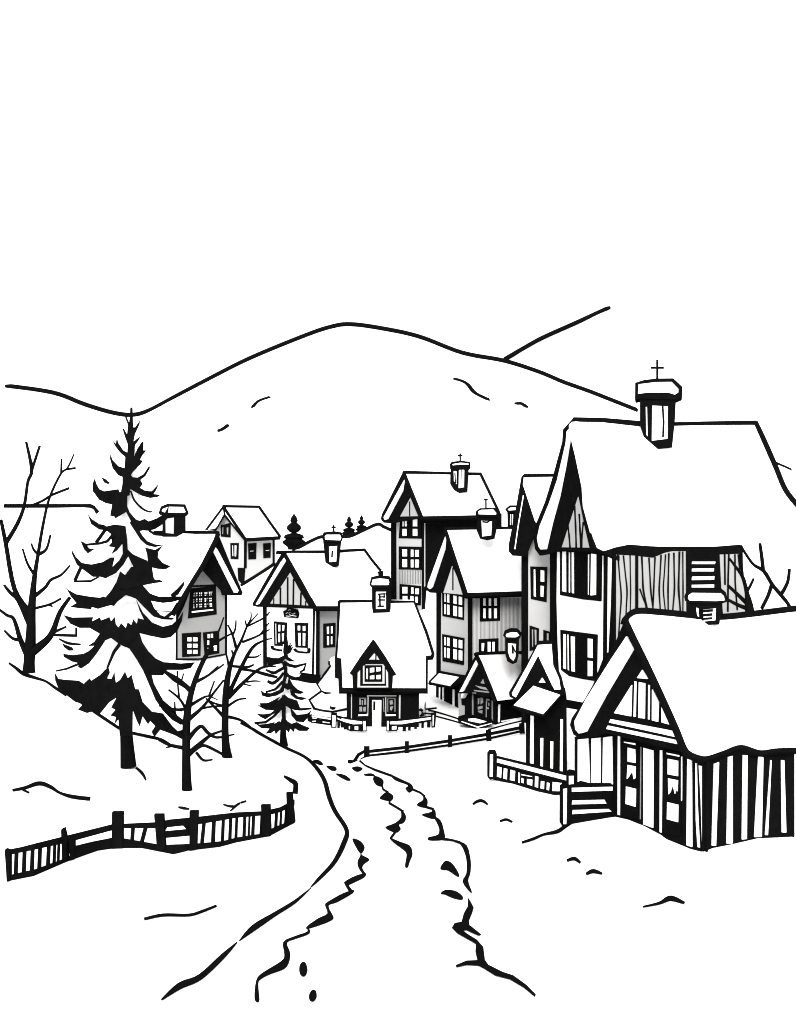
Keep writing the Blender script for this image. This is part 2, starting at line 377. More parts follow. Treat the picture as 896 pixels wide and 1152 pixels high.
snow = [(196, 238), (208, 230), (300, 230), (412, 241), (520, 242), (600, 240), (772, 238), (798, 295), (833, 375), (863, 445), (905, 495), (960, 620), (728, 616), (640, 618), (470, 618), (385, 614), (300, 632), (276, 620), (262, 570), (240, 490), (236, 430), (215, 330), (200, 270)]
edge = [rib([(208, 224), (300, 226), (412, 237), (520, 238), (600, 236), (774, 234)], [11, 11, 14, 9, 9, 11]), rib([(772, 232), (800, 293), (835, 373), (865, 443), (910, 500)], [11, 13, 13, 13, 13], True),
        [(262, 575), (272, 622), (300, 636), (350, 660), (350, 640), (640, 640), (727, 630), (724, 612), (640, 619), (470, 619), (380, 612), (340, 620), (300, 633), (280, 622)]]
h.roof(z8, snow, edge, z16([(100, 940)])[0], z8([(774, 234)])[0], SNOW)
chimney(r0, h.P, z16, [(598, 135), (640, 122), (700, 114), (788, 113), (833, 155), (833, 203), (798, 218), (620, 212), (597, 217)],
        [(614, 142), (700, 131), (780, 130), (814, 165), (814, 183), (796, 195), (765, 185), (660, 185), (611, 191)],
        [(622, 195), (802, 200), (796, 320), (782, 455), (720, 465), (662, 462), (640, 400), (622, 345)],
        [[(650, 255), (658, 255), (660, 405), (652, 392)], [(682, 248), (762, 252), (760, 415), (680, 425)]], [rib([(735, 252), (740, 330), (737, 405)], 8)],
        [rib([(708, 20), (708, 125)], 9), rib([(675, 60), (741, 60)], 8)], thick=.8)

# --- garden shed
h = House(637.5, 26.7, 82.5, 'garden_shed', 'narrow black shed with a pointed snowy roof and white awning, behind the balustrade fence', 'shed')
G, r0 = h.G, h.root
B(r0, 'wall', G, z21, [(550, 655), (600, 600), (785, 545), (822, 560), (826, 1120), (550, 1120)], BLACK, 0, 1.5)
B(r0, 'wall_plank', G, z21, [[(578, 685), (604, 690), (602, 1015), (575, 1008)], [(645, 838), (668, 838), (665, 1032), (645, 1028)], [(712, 860), (735, 862), (733, 1048), (712, 1042)], [(780, 710), (800, 712), (798, 1065), (776, 1060)]], WHITE, .02, .03)
r = B(r0, 'roof', G, z21, [(636, 192), (728, 188), (748, 340), (792, 440), (818, 555), (785, 550), (600, 600), (478, 582), (440, 560), (436, 538), (560, 330)], BLACK, .25, .25)
B(r, 'roof_slope', G, z21, [(634, 245), (722, 245), (735, 360), (772, 450), (796, 540), (700, 590), (600, 600), (490, 575), (462, 560), (575, 365)], SNOW, .24, 1.85)
B(r, 'roof_snow', G, z21, [(630, 213), (722, 207), (733, 350), (773, 440), (784, 512), (742, 515), (718, 470), (632, 285), (570, 400), (482, 567), (458, 552), (455, 537), (560, 350)], SNOW, .28, .06)
B(r, 'gable_panel', G, z21, [(660, 430), (684, 469), (634, 466)], WHITE, .27, .04)
p = z21([(600, 478), (790, 545), (560, 650)])
aw = plane3(G.pt(*p[0], .30), G.pt(*p[1], .30), G.pt(*p[2], .85))
a = B(r0, 'awning', aw, z21, [(598, 474), (792, 543), (672, 690), (550, 668), (458, 622)], BLACK, 0, .05)
B(a, 'awning_snow', aw, z21, [(600, 486), (782, 548), (667, 678), (466, 617)], SNOW, .02, .03)

# --- narrow house between tall house and grey house
h = House(625, 33.6, 82.5, 'narrow_house', 'narrow pale grey house squeezed behind the tall house, dark gable over one wall')
G, r0 = h.G, h.root
B(r0, 'wall', G, PX, [(587, 600), (640, 590), (640, 830), (587, 830)], BLACK, 0, 2.2)
B(r0, 'wall_panel', G, PX, [(601, 605), (620, 605), (620, 800), (594.5, 800), (594.5, 620)], LG, .02, .03)
win(r0, G, z8, [(74, 680), (126, 682), (124, 790), (76, 780)], [[(84, 688), (90, 688), (92, 775), (84, 772)], [(105, 690), (118, 692), (118, 728), (105, 727)], [(105, 738), (117, 740), (115, 775), (105, 773)]], .04)
win(r0, G, z7, [(628, 268), (680, 285), (678, 400), (628, 410)], [[(640, 290), (648, 290), (648, 385), (642, 390)], [(655, 290), (667, 292), (667, 372), (658, 380)]], .04, MG)
win(r0, G, z7, [(705, 293), (748, 305), (748, 380), (705, 380)], [[(724, 310), (735, 312), (735, 355), (724, 355)]], .04, MG)
r = B(r0, 'roof', G, PX, [(587, 536), (590, 533.2), (640, 532.5), (640, 600), (606, 596), (600, 606), (594, 622), (594, 626), (577, 625), (572.5, 620), (573, 611), (581, 570)], BLACK, .3, 2.6)
B(r, 'roof_snow', G, PX, [(588.5, 545), (589.5, 537), (640, 536), (640, 588), (606, 592), (602, 586)], SNOW, .33, .06)
B(r, 'rake_snow', G, PX, [rib([(589.2, 557), (583.5, 590), (579.5, 618)], 1.5)], SNOW, .33, .06)

# --- porch house
h = House(557.5, 33.4, 55, 'porch_house', 'small dark porch house with two snowy steps and a round-capped chimney')
G, S, r0 = h.G, h.S, h.root
h.slope(z21([(228, 272)])[0], z21([(350, 592)])[0], .35)
h.body(520, 592, (557.5, 792), BLACK, length=2.2, drop=.7)
B(r0, 'wall', G, z21, [(130, 535), (230, 330), (350, 590), (346, 800), (120, 800)], BLACK, 0, .04)
B(r0, 'wall', G, z21, [(92, 538), (138, 545), (138, 800), (100, 800)], MG, .01, .04)
B(r0, 'shutter', G, z21, [(113, 548), (138, 548), (138, 620), (118, 615)], BLACK, .03, .03)
B(r0, 'porch_post', G, z21, [[(186, 545), (196, 548), (196, 685), (186, 680)]], GL, .03, .03)
B(r0, 'porch_post', G, z21, [[(318, 585), (326, 588), (326, 735), (318, 730)]], GL, .03, .03)
win(r0, G, z21, [(212, 552), (312, 560), (312, 715), (212, 700)], [[(224, 572), (238, 570), (236, 610), (226, 615)], [(242, 566), (262, 568), (262, 600), (244, 615)], [(224, 628), (258, 622), (258, 640), (226, 650)], [(226, 655), (258, 650), (256, 676), (226, 664)],
    [(280, 572), (304, 576), (304, 590), (290, 585), (286, 630), (300, 632), (300, 645), (286, 645), (286, 700), (278, 700)], [(296, 600), (304, 602), (303, 625), (296, 622)]], .03, GL, 'door')
gb = B(r0, 'gable', G, z21, [(230, 300), (352, 592), (330, 560), (260, 560), (190, 540), (100, 535), (92, 528)], BLACK, .30, .08)
B(gb, 'gable_beam', G, z21, [[(262, 438), (272, 476), (243, 470)], [(205, 484), (228, 489), (280, 498), (296, 520), (240, 506)], [(198, 515), (300, 525), (303, 537), (200, 524)], [(190, 532), (215, 534), (215, 540), (190, 540)]], GL, .315, .03)
B(gb, 'rake_snow', G, z21, [(226, 286), (243, 290), (237, 322), (128, 527), (99, 531), (165, 405)], SNOW, .36, .08)
B(gb, 'rake_edge', G, z21, [rib([(222, 272), (160, 388), (94, 533)], 10)], BLACK, .35, .08)
B(r0, 'wall', S, z21, [(344, 596), (470, 572), (560, 572), (560, 800), (344, 800)], BLACK, 0, .04)
B(r0, 'corner_post', S, z21, [[(364, 612), (379, 612), (376, 732), (364, 735)]], WHITE, .02, .03)
B(r0, 'skirting', S, z21, [[(385, 722), (490, 703), (492, 712), (385, 733)]], WHITE, .02, .03)
snow = [(236, 282), (405, 274), (500, 270), (600, 270), (600, 560), (450, 577), (355, 588), (322, 515), (243, 322)]
h.roof(z21, snow, [rib([(216, 270), (410, 262), (470, 262), (600, 262)], 14), rib([(228, 290), (245, 322), (320, 505), (352, 590)], 9)], z21([(92, 530)])[0], z21([(520, 262)])[0])
s_ = B(r0, 'step', Plane((0, 33.1, 0), (0, -1, 0)), z21, [(103, 716), (150, 703), (332, 735), (332, 742), (225, 781), (100, 738)], BLACK, .35, .6)
B(s_, 'step_snow', Plane((0, 33.1, 0), (0, -1, 0)), z21, [[(160, 709), (205, 705), (288, 728), (242, 741), (160, 724)], [(110, 729), (120, 725), (225, 760), (322, 736), (324, 742), (225, 771)]], SNOW, .37, .03)
chimney(r0, h.P, z21, [(398, 152), (408, 128), (440, 113), (492, 113), (518, 140), (512, 167), (485, 177), (418, 174)], [(412, 150), (420, 136), (445, 128), (490, 128), (507, 150), (480, 163), (420, 162)],
        [(410, 168), (503, 172), (498, 290), (488, 330), (460, 341), (425, 322), (410, 270)], [(428, 200), (484, 205), (480, 292), (466, 322), (442, 302), (428, 260)], [rib([(458, 215), (462, 270)], 10), rib([(464, 225), (478, 262)], 6)],
        [rib([(455, 100), (452, 113)], 5)], base=33.2)

# --- grey two-window house
h = House(529, 36, 15, 'grey_house', 'grey house with fine vertical boarding, two chimneys and a small snowy lean-to awning')
G, S, r0 = h.G, h.S, h.root
h.slope(z6([(405, 468)])[0], z6([(522, 855)])[0], .4)
h.body(493, 600, (529, 680), DG, length=3.2, drop=.5)
B(r0, 'wall', G, z7, [(105, 40), (300, 40), (300, 830), (105, 830)], BLACK, 0, .04)
B(r0, 'wall_panel', G, z7, [(132, 70), (155, 40), (255, 40), (280, 110), (280, 548), (225, 540), (130, 522)], LG, .015, .03)
for dy in (0, 243):
    fr = [(138, 74 + dy), (259, 96 + dy), (256, 236 + dy * 1.04), (140, 214 + dy * 1.04)]
    pn = []
    for (a, b) in ((149, 158), (164, 179), (199, 220), (229, 250)):
        for (c, e) in ((64, 112), (122, 180)):
            k = lambda x: .19 * (x - 140)
            pn.append([(a, c + 22 + dy + k(a)), (b, c + 22 + dy + k(b)), (b, e + 22 + dy + k(b)), (a, e + 22 + dy + k(a))])
    win(r0, G, z7, fr, pn, .04)
B(r0, 'wall', S, z7, [(290, 60), (620, 60), (620, 800), (290, 800)], BLACK, 0, .04)
B(r0, 'siding', S, z7, [(302, 112), (585, 97), (585, 760), (302, 760)], PG, .015, .03)
B(r0, 'board_joint', S, z7, [rib([(308 + i * 7.4, 112), (308 + i * 7.4 + random.uniform(-1, 1), 560)], random.uniform(1.6, 3.0)) for i in range(38)], LINE, .025, .02)
pn = []
for (a, b) in ((367, 383), (398, 414), (428, 446)):
    pn += [box(a, 114, b, 158), box(a, 170, b, 228)]
win(r0, S, z7, [(351, 106), (462, 102), (462, 240), (351, 244)], pn, .04)
win(r0, S, z7, [(344, 345), (452, 340), (452, 425), (344, 425)], [[(358, 365), (376, 365), (372, 412), (358, 412)], box(392, 358, 411, 415), box(418, 358, 434, 415)], .04)
gb = B(r0, 'gable', G, z6, [(402, 468), (410, 490), (522, 850), (518, 862), (500, 850), (390, 830), (360, 832), (318, 830), (294, 812), (296, 780), (345, 630)], BLACK, .36, .08)
B(gb, 'gable_panel', G, z6, [(442, 680), (470, 745), (500, 842), (392, 832)], LG, .375, .03)
B(gb, 'board_joint', G, z6, [rib([(446, 690), (446, 815)], 4)], BLACK, .385, .02)
B(gb, 'rake_snow', G, z6, [(406, 508), (400, 590), (332, 798), (316, 812), (303, 800), (306, 780)], SNOW, .40, .1)
h.roof(z6, [(414, 480), (785, 472), (850, 472), (850, 825), (532, 833)], [rib([(402, 470), (600, 467), (860, 464)], 10), rib([(408, 480), (440, 580), (526, 842)], 12), rib([(520, 842), (850, 832)], 18)], z6([(296, 800)])[0], z6([(800, 465)])[0])
p = z7([(120, 530), (260, 550), (62, 590)])
aw = plane3(G.pt(*p[0], .1), G.pt(*p[1], .1), G.pt(*p[2], .8))
a = B(r0, 'awning', aw, z7, [(118, 524), (262, 548), (258, 568), (182, 614), (60, 592), (66, 576)], BLACK, 0, .05)
B(a, 'awning_snow', aw, z7, [(120, 534), (232, 555), (180, 607), (72, 584)], SNOW, .02, .03)
B(r0, 'porch_wall', G, z7, [(104, 600), (228, 612), (226, 830), (104, 830)], BLACK, .2, .18)
B(r0, 'porch_post', G, z7, [[(118, 612), (128, 612), (126, 748), (117, 745)], [(138, 612), (147, 612), (147, 755), (137, 752)], [(195, 625), (208, 625), (205, 768), (193, 765)]], WHITE, .22, .03)
chimney(r0, h.P, z6, [(573, 376), (598, 357), (680, 354), (706, 374), (714, 396), (690, 408), (600, 404), (576, 397)], [(588, 374), (605, 365), (675, 363), (692, 385), (688, 395), (590, 392)],
        [(585, 398), (692, 402), (690, 480), (680, 527), (640, 537), (600, 527), (580, 480)], [(606, 425), (667, 430), (663, 510), (610, 517)], [rib([(612, 432), (640, 436), (650, 428)], 7)],
        [rib([(632, 303), (632, 360)], 5), rib([(621, 308), (643, 308)], 5)], base=36.4)
chimney(r0, h.P, z6, [(740, 362), (765, 341), (800, 341), (812, 365), (800, 380), (752, 380)], [(752, 363), (770, 352), (800, 351), (803, 368), (760, 371)], [(752, 378), (797, 380), (790, 475), (755, 475)],
        [(767, 390), (786, 390), (782, 452), (766, 452)], [rib([(776, 392), (775, 450)], 3)], base=38.2)

# --- tall back house
h = House(478.5, 46, 25, 'gabled_house', 'tall grey house with three stacked front windows, a black side wall and a cross above its chimney, behind the thatch-like cottage')
h.root['label'] = 'tall house with three windows stacked under its grey gable and a black side wall'
G, S, r0 = h.G, h.S, h.root
h.slope(z6([(172, 150)])[0], z6([(276, 410)])[0], .5)
h.body(441, 560, (478.5, 585), BLACK, drop=.6)
B(r0, 'snow_bank', Plane((0, 43.2, 0), (0, -1, 0)), z6, [(276, 930), (292, 927), (300, 822), (420, 822), (420, 1480), (200, 1480), (230, 960)], SNOW, 0, .5)
B(r0, 'wall', G, z6, [(100, 400), (292, 400), (292, 1100), (100, 1100)], BLACK, 0, .04)
B(r0, 'wall_panel', G, z6, [(134, 440), (150, 400), (270, 400), (272, 1000), (134, 1000)], LG, .015, .03)
B(r0, 'wall_plank', G, z6, [[(130, 440), (139, 430), (141, 870), (131, 868)]], LG, .03, .03)
B(r0, 'board_joint', G, z6, [rib([(146 + 9 * i, 705), (146 + 9 * i, 782)], 2) for i in range(14)], LINE, .03, .02)
B(r0, 'wall', S, z6, [(280, 390), (720, 390), (720, 1100), (280, 1100)], BLACK, 0, .04)
B(r0, 'corner_post', S, z6, [[(287, 440), (298, 440), (297, 785), (287, 800)]], LG, .02, .03)
win(r0, G, z6, [(152, 400), (267, 404), (266, 527), (144, 524)], [box(163, 416, 172, 460), box(176, 416, 189, 460), box(221, 415, 248, 460), box(163, 472, 188, 513), box(221, 472, 248, 513)], .045)
win(r0, G, z6, [(144, 572), (269, 575), (267, 702), (144, 699)], [box(162, 586, 190, 628), box(210, 588, 226, 630), box(234, 590, 256, 630), box(162, 642, 190, 688), box(210, 644, 226, 690), box(234, 644, 256, 690)], .045)
win(r0, G, z6, [(148, 782), (266, 794), (264, 900), (148, 900)], [box(162, 797, 192, 836), box(212, 800, 226, 838), box(235, 806, 256, 840), box(164, 848, 192, 888), box(208, 848, 226, 888), box(235, 852, 250, 888)], .045)
gb = B(r0, 'gable', G, z6, [(170, 148), (184, 165), (278, 405), (272, 412), (145, 432), (100, 441), (58, 438), (43, 418), (48, 393)], BLACK, .45, .08)
B(gb, 'gable_panel', G, z6, [(208, 298), (252, 402), (150, 404)], MG, .465, .03)
B(gb, 'board_joint', G, z6, [rib([(204, 320), (204, 400)], 4)], BLACK, .475, .02)
B(gb, 'rake_snow', G, z6, [(176, 194), (165, 262), (82, 418), (64, 424), (57, 408)], SNOW, .49, .1)
h.roof(z6, [(182, 165), (598, 168), (703, 380), (698, 395), (585, 398), (280, 402)], [rib([(168, 153), (440, 160), (606, 164)], [12, 10, 13]), rib([(602, 163), (650, 262), (704, 375), (712, 396)], 12), rib([(176, 160), (276, 408)], 11), rib([(272, 410), (585, 404), (708, 398)], 14)], z6([(45, 410)])[0], z6([(602, 163)])[0])
chimney(r0, h.P, z6, [(430, 110), (440, 97), (490, 91), (542, 97), (546, 126), (532, 140), (445, 140), (431, 130)], [(443, 109), (490, 101), (535, 105), (535, 115), (490, 113), (446, 118)],
        [(436, 130), (536, 132), (528, 263), (480, 272), (455, 256), (432, 216)], [[(450, 148), (468, 148), (468, 225), (452, 205)], [(480, 142), (512, 138), (510, 240), (478, 246)]], [rib([(458, 160), (462, 215)], 5), rib([(495, 145), (492, 235)], 2)],
        [rib([(488, 50), (488, 95)], 5), rib([(475, 62), (501, 62)], 5)], thick=.9)

# --- centre cottage
h = House(471, 32.9, 89.5, 'gate_cottage', 'black-walled cottage with big plain snow roof, dormer and white front door')
G, r0 = h.G, h.root
B(r0, 'wall', G, z25, [(76, 640), (685, 640), (680, 1050), (80, 1050)], BLACK, 0, 3.2)
a_, b_, c_ = G.pt(384, 787, .45), G.pt(480, 787, .45), G.pt(430, 677, -1.6)
RP = plane3(a_, b_, c_)
r = B(r0, 'roof', RP, z5, [(220, 256), (232, 246), (435, 246), (697, 252), (716, 300), (775, 440), (818, 578), (808, 604), (777, 607), (776, 814), (228, 814), (224, 722), (203, 717), (203, 608), (213, 500)], BLACK, 0, .12)
B(r, 'roof_snow', RP, z5, [(238, 264), (430, 262), (545, 266), (688, 264), (716, 335), (763, 460), (799, 578), (795, 588), (764, 590), (764, 790), (250, 787), (243, 606), (218, 602), (228, 450)], SNOW, .03, .05)
bk = [RP.pt(*p) for p in z5([(220, 256), (697, 252)])]
B(r0, 'roof_slope', plane3(bk[0], bk[1], bk[0] + V((0, 2.2, -2.6))), PX, [(382, 677), (466, 677), (470, 760), (386, 760)], SNOW, 0, .1)
mesh('gable_end', [G.pt(391, 775, -.05), G.pt(391, 775, -3.1), G.pt(391, 690, -1.6)], [[0, 1, 2]], BLACK, r0)
mesh('gable_end', [G.pt(470, 775, -.05), G.pt(470, 775, -3.1), G.pt(468, 690, -1.6)], [[0, 1, 2]], BLACK, r0)
dm = B(r0, 'dormer', G, z25, [(295, 226), (312, 240), (400, 370), (490, 517), (464, 527), (457, 632), (130, 632), (124, 522), (101, 506), (190, 370)], BLACK, .52, .2)
B(dm, 'dormer_roof', G, z25, [(295, 236), (395, 378), (480, 515), (456, 525), (450, 632), (136, 632), (130, 522), (110, 506), (192, 378)], SNOW, .51, 1.9)
B(dm, 'dormer_panel', G, z25, [[(308, 335), (318, 345), (316, 390), (262, 390)], [(328, 352), (353, 392), (326, 390)], [(168, 500), (190, 476), (190, 624), (165, 624)], [(405, 468), (425, 500), (427, 624), (408, 624)], [(190, 610), (408, 610), (408, 625), (190, 625)]], LG, .535, .03)
wd = win(dm, G, z25, [(228, 438), (374, 438), (374, 575), (228, 575)], [[(270, 458), (310, 455), (310, 495), (270, 500)], [(325, 452), (362, 452), (362, 487), (325, 492)], [(270, 525), (310, 518), (310, 555), (270, 555)], [(325, 520), (362, 515), (362, 555), (325, 555)], [(240, 462), (256, 466), (256, 556), (240, 552)]], .57)
B(dm, 'window_surround', G, z25, [(212, 446), (240, 428), (382, 428), (396, 446), (396, 593), (212, 593)], LG, .55, .03)
win(r0, G, z25, box(170, 704, 250, 836), [[(180, 710), (243, 710), (243, 718), (180, 718)], box(182, 722, 196, 770), box(202, 730, 214, 772), box(222, 722, 241, 770), box(182, 784, 208, 826), [(214, 790), (240, 784), (238, 826), (216, 826)]], .03, GL)
win(r0, G, z25, box(410, 704, 494, 838), [[(416, 710), (488, 712), (487, 718), (416, 716)], box(418, 720, 426, 828), box(478, 720, 487, 828), [(436, 735), (462, 728), (468, 765), (440, 770)], [(440, 785), (470, 780), (455, 820), (440, 812)]], .03, GL)
B(r0, 'window_sill', G, z25, [[(172, 850), (255, 850), (255, 863), (172, 866)]], WHITE, .06, .05)
B(r0, 'window_sill', G, z25, [[(404, 850), (491, 850), (491, 864), (404, 866)]], WHITE, .06, .05)
B(r0, 'wall_plank', G, z25, [[(112, 678), (122, 678), (121, 892), (112, 890)], [(515, 688), (531, 688), (528, 886), (514, 885)]], LG, .02, .03)
B(r0, 'door_frame', G, z25, [[(247, 687), (495, 690), (495, 699), (262, 699), (258, 862), (245, 862)], [(398, 705), (411, 705), (410, 866), (402, 866)], rib([(384, 715), (390, 830)], 5)], LG, .02, .03)
dr = B(r0, 'door', G, z25, [(288, 728), (370, 728), (367, 965), (290, 963)], WHITE, .03, .05)
B(dr, 'handle', G, z25, [rib([(309, 742), (307, 812)], 15)], BLACK, .05, .03)
chimney(r0, RP, z5, [(416, 152), (427, 110), (470, 101), (540, 104), (554, 125), (555, 157), (537, 172), (430, 170)], [(428, 146), (436, 119), (480, 113), (533, 118), (540, 140), (533, 156), (430, 156)],
        [(432, 166), (550, 166), (546, 300), (539, 331), (440, 331), (432, 290)], [(455, 195), (519, 195), (519, 302), (455, 304)],
        [rib([(468, 212), (515, 208)], 7), rib([(480, 228), (512, 226)], 6), rib([(470, 246), (512, 247)], 7), rib([(478, 215), (482, 286)], 9), rib([(466, 286), (506, 286)], 8), rib([(508, 205), (506, 235)], 6)],
        [rib([(485, 55), (486, 104)], 7), rib([(466, 77), (501, 72)], 7), rib([(480, 60), (490, 64)], 10), rib([(474, 78), (478, 104)], 6), rib([(496, 78), (496, 104)], 6)])

# --- white front house
h = House(357.5, 44.6, 40, 'white_house', 'white-fronted house with a small dark sign over two windows, behind the small snowy fir', 'house')
G, S, r0 = h.G, h.S, h.root
h.slope(z4([(266, 266)])[0], z4([(442, 592)])[0], .4)
h.body(297, 395, (357.5, 690), DG, length=4.0, drop=.5)
B(r0, 'wall', G, z4, [(138, 570), (468, 570), (468, 1060), (138, 1060)], WHITE, 0, .04)
B(r0, 'corner_post', G, z4, [rib([(146, 590), (148, 990)], 17)], BLACK, .03, .05)
B(r0, 'corner_post', G, z4, [rib([(439, 600), (431, 1000)], 8), rib([(460, 600), (459, 1000)], 14)], BLACK, .03, .05)
B(r0, 'wall', S, z4, [(466, 590), (640, 590), (640, 1060), (466, 1060)], BLACK, 0, .04)
B(r0, 'wall_panel', S, z4, [(472, 614), (590, 606), (590, 900), (560, 1005), (472, 1020)], DG, .015, .03)
win(r0, S, z4, [(497, 695), (568, 690), (566, 832), (497, 837)], [[(515, 712), (530, 710), (530, 756), (517, 757)], [(540, 708), (552, 708), (552, 752), (540, 754)], [(517, 768), (530, 768), (530, 822), (517, 822)], [(540, 768), (550, 768), (550, 816), (540, 818)]], .04)
win(r0, G, z4, [(200, 681), (277, 688), (272, 828), (204, 824)], [[(210, 692), (215, 692), (217, 815), (212, 815)], [(228, 700), (240, 700), (240, 740), (228, 742)], [(250, 702), (265, 702), (262, 738), (250, 738)], [(228, 752), (238, 752), (238, 805), (228, 805)], [(248, 750), (262, 750), (258, 800), (250, 800)]], .04)
win(r0, G, z4, [(324, 689), (402, 691), (399, 838), (329, 834)], [[(342, 705), (358, 705), (358, 735), (342, 735)], [(372, 707), (389, 707), (389, 738), (372, 738)], [(344, 748), (360, 748), (360, 826), (347, 826)], [(372, 748), (389, 750), (387, 826), (372, 826)]], .04)
B(r0, 'sill_snow', G, z4, [rib([(186, 826), (192, 842), (225, 851), (269, 853)], 8, True)], BLACK, .1, .08)
B(r0, 'sill_snow', G, z4, [rib([(319, 845), (338, 860), (395, 866), (404, 858), (404, 840)], 8, True)], BLACK, .1, .08)
sg = B(r0, 'sign', G, z4, [(257, 622), (275, 612), (280, 600), (300, 597), (318, 607), (338, 612), (347, 635), (341, 662), (262, 655)], BLACK, .06, .05)
B(sg, 'lettering', G, z4, [rib([(271, 636), (282, 628), (290, 633), (300, 626)], 4), rib([(284, 616), (292, 612), (303, 613)], 4), rib([(306, 634), (316, 638), (330, 630)], 4), rib([(272, 648), (290, 650), (310, 646), (336, 650)], 5), rib([(292, 641), (300, 639)], 4)], WHITE, .07, .02)
B(r0, 'plinth', G, z14, [(180, 425), (300, 470), (480, 462), (610, 482), (610, 515), (480, 500), (180, 452)], BLACK, .08, .1)
gb = B(r0, 'gable', G, z4, [(256, 262), (278, 288), (362, 440), (445, 590), (448, 606), (140, 594), (100, 594), (76, 587), (77, 571), (160, 425)], BLACK, .38, .08)
B(gb, 'gable_panel', G, z4, [(298, 390), (345, 480), (402, 578), (406, 587), (178, 575)], MG, .395, .03)
B(gb, 'board_joint', G, z4, [rib([(240, 480), (240, 580)], 7), rib([(283, 420), (283, 582)], 7), rib([(318, 430), (316, 583)], 7), rib([(362, 510), (360, 586)], 7), rib([(200, 545), (200, 577)], 4), rib([(390, 560), (389, 586)], 4)], BLACK, .405, .02)
B(gb, 'rake_snow', G, z4, [(268, 294), (273, 320), (113, 578), (96, 584), (93, 577), (240, 330)], SNOW, .42, .1)
h.roof(z4, [(278, 276), (500, 270), (740, 264), (828, 376), (860, 480), (900, 590), (450, 592), (440, 578)], [rib([(220, 266), (500, 266), (742, 254)], [10, 13, 12]), rib([(740, 254), (780, 310), (834, 376)], 11), rib([(272, 285), (362, 440), (442, 585)], 11), rib([(440, 600), (590, 600)], 18)], z4([(78, 580)])[0], z4([(742, 256)])[0])
chimney(r0, h.P, z4, [(488, 172), (498, 152), (560, 146), (602, 152), (612, 176), (607, 202), (592, 212), (500, 208), (490, 192)], [(503, 176), (513, 165), (595, 165), (603, 185), (596, 201), (505, 197)],
        [(494, 203), (602, 203), (586, 350), (570, 358), (525, 356), (510, 342)], [(528, 236), (578, 232), (573, 326), (531, 330)], [rib([(549, 262), (546, 300)], 8)],
        [rib([(556, 108), (556, 150)], 5), rib([(543, 122), (569, 122)], 6)], thick=.8)

# --- left house
h = House(203, 47.6, 30, 'plastered_house', 'grey plastered house with gridded windows, half hidden by the large snowy spruce', 'house', mirror=True)
G, S, r0 = h.G, h.S, h.root
h.slope(z3([(362, 272)])[0], z3([(72, 792)])[0], .35)
h.body(253.5, 150, (203, 720), WHITE, length=4.5, drop=.6)
B(r0, 'wall', G, z3, [(105, 720), (180, 600), (270, 500), (400, 620), (424, 660), (424, 1046), (240, 1080), (100, 1080)], BLACK, 0, .04)
B(r0, 'wall_panel', G, z3, [(112, 820), (150, 745), (200, 620), (270, 512), (345, 600), (388, 640), (410, 672), (410, 1038), (250, 1068), (112, 1068)], DG, .015, .03)
B(r0, 'beam', G, z3, [rib([(200, 614), (360, 607)], 9)], BLACK, .03, .03)
B(r0, 'snow_bank', G, z3, [(80, 1080), (250, 1085), (430, 1050), (440, 1140), (80, 1140)], SNOW, .05, .3)
win(r0, G, z3, [(194, 629), (352, 611), (357, 790), (178, 816)], [[(211, 655 + dy), (223, 654 + dy), (223, 680 + dy), (211, 681 + dy)] for dy in (0, 40, 72)] + [[(x, 654 + dy - (x - 210) * .06), (x + w_, 653 + dy - (x - 210) * .06), (x + w_ - 2, 676 + dy - (x - 210) * .06), (x + 2, 680 + dy - (x - 210) * .06)] for x, w_ in ((228, 10), (246, 21), (280, 20), (308, 24)) for dy in (0, 38, 72)] + [[(200, 770), (338, 756), (338, 767), (200, 783)]], .04)
B([o for o in r0.children if o.name.startswith('window')][-1], 'muntin', G, z3, [rib([(x, 652), (x + d, 752)], 2.6) for x, d in ((216, 4), (256, -3), (291, 4), (318, -4), (327, 5))] + [rib([(210, y), (334, y - 8 + d)], 2.4) for y, d in ((668, 3), (706, -2), (738, 2))], BLACK, .066, .02)
win(r0, G, z3, [(140, 912), (259, 904), (255, 1052), (142, 1060)], [box(x, y, x + w_, y + 27) for x, w_ in ((173, 27), (208, 30)) for y in (935, 975, 1014)], .04)
win(r0, G, z3, [(272, 906), (372, 895), (374, 1036), (283, 1052)], [box(300, 914, 316, 942), box(320, 912, 336, 940), box(298, 954, 312, 984), box(330, 966, 346, 998), box(340, 985, 360, 1022), box(300, 1000, 314, 1026)], .04)
gb = B(r0, 'gable', G, z3, [(362, 272), (374, 300), (440, 462), (522, 655), (514, 671), (394, 669), (386, 638), (352, 602), (270, 510), (185, 632), (100, 792), (72, 796), (85, 760), (180, 615), (262, 480)], BLACK, .33, .08)
B(gb, 'rake_snow', G, z3, [(350, 366), (363, 378), (498, 640), (490, 655), (466, 655), (336, 398)], SNOW, .36, .08)
h.roof(z3, [(-40, 285), (358, 284), (345, 318), (270, 468), (175, 615), (85, 770), (-60, 760)], [rib([(-40, 268), (140, 268), (364, 272)], [10, 10, 14]), rib([(362, 275), (345, 322), (268, 474), (176, 622), (74, 792)], 14)], z3([(518, 655)])[0], z3([(0, 268)])[0])
chimney(r0, h.P, z10, [(664, 684), (678, 643), (720, 626), (832, 629), (854, 686), (842, 700), (700, 694), (672, 694)], [(681, 672), (690, 657), (725, 643), (820, 645), (836, 678), (820, 684), (700, 681)],
        [(688, 692), (834, 690), (834, 802), (776, 834), (688, 834)], [(706, 720), (761, 712), (759, 815), (708, 810)], base=50, mlight=LG, thick=.9)

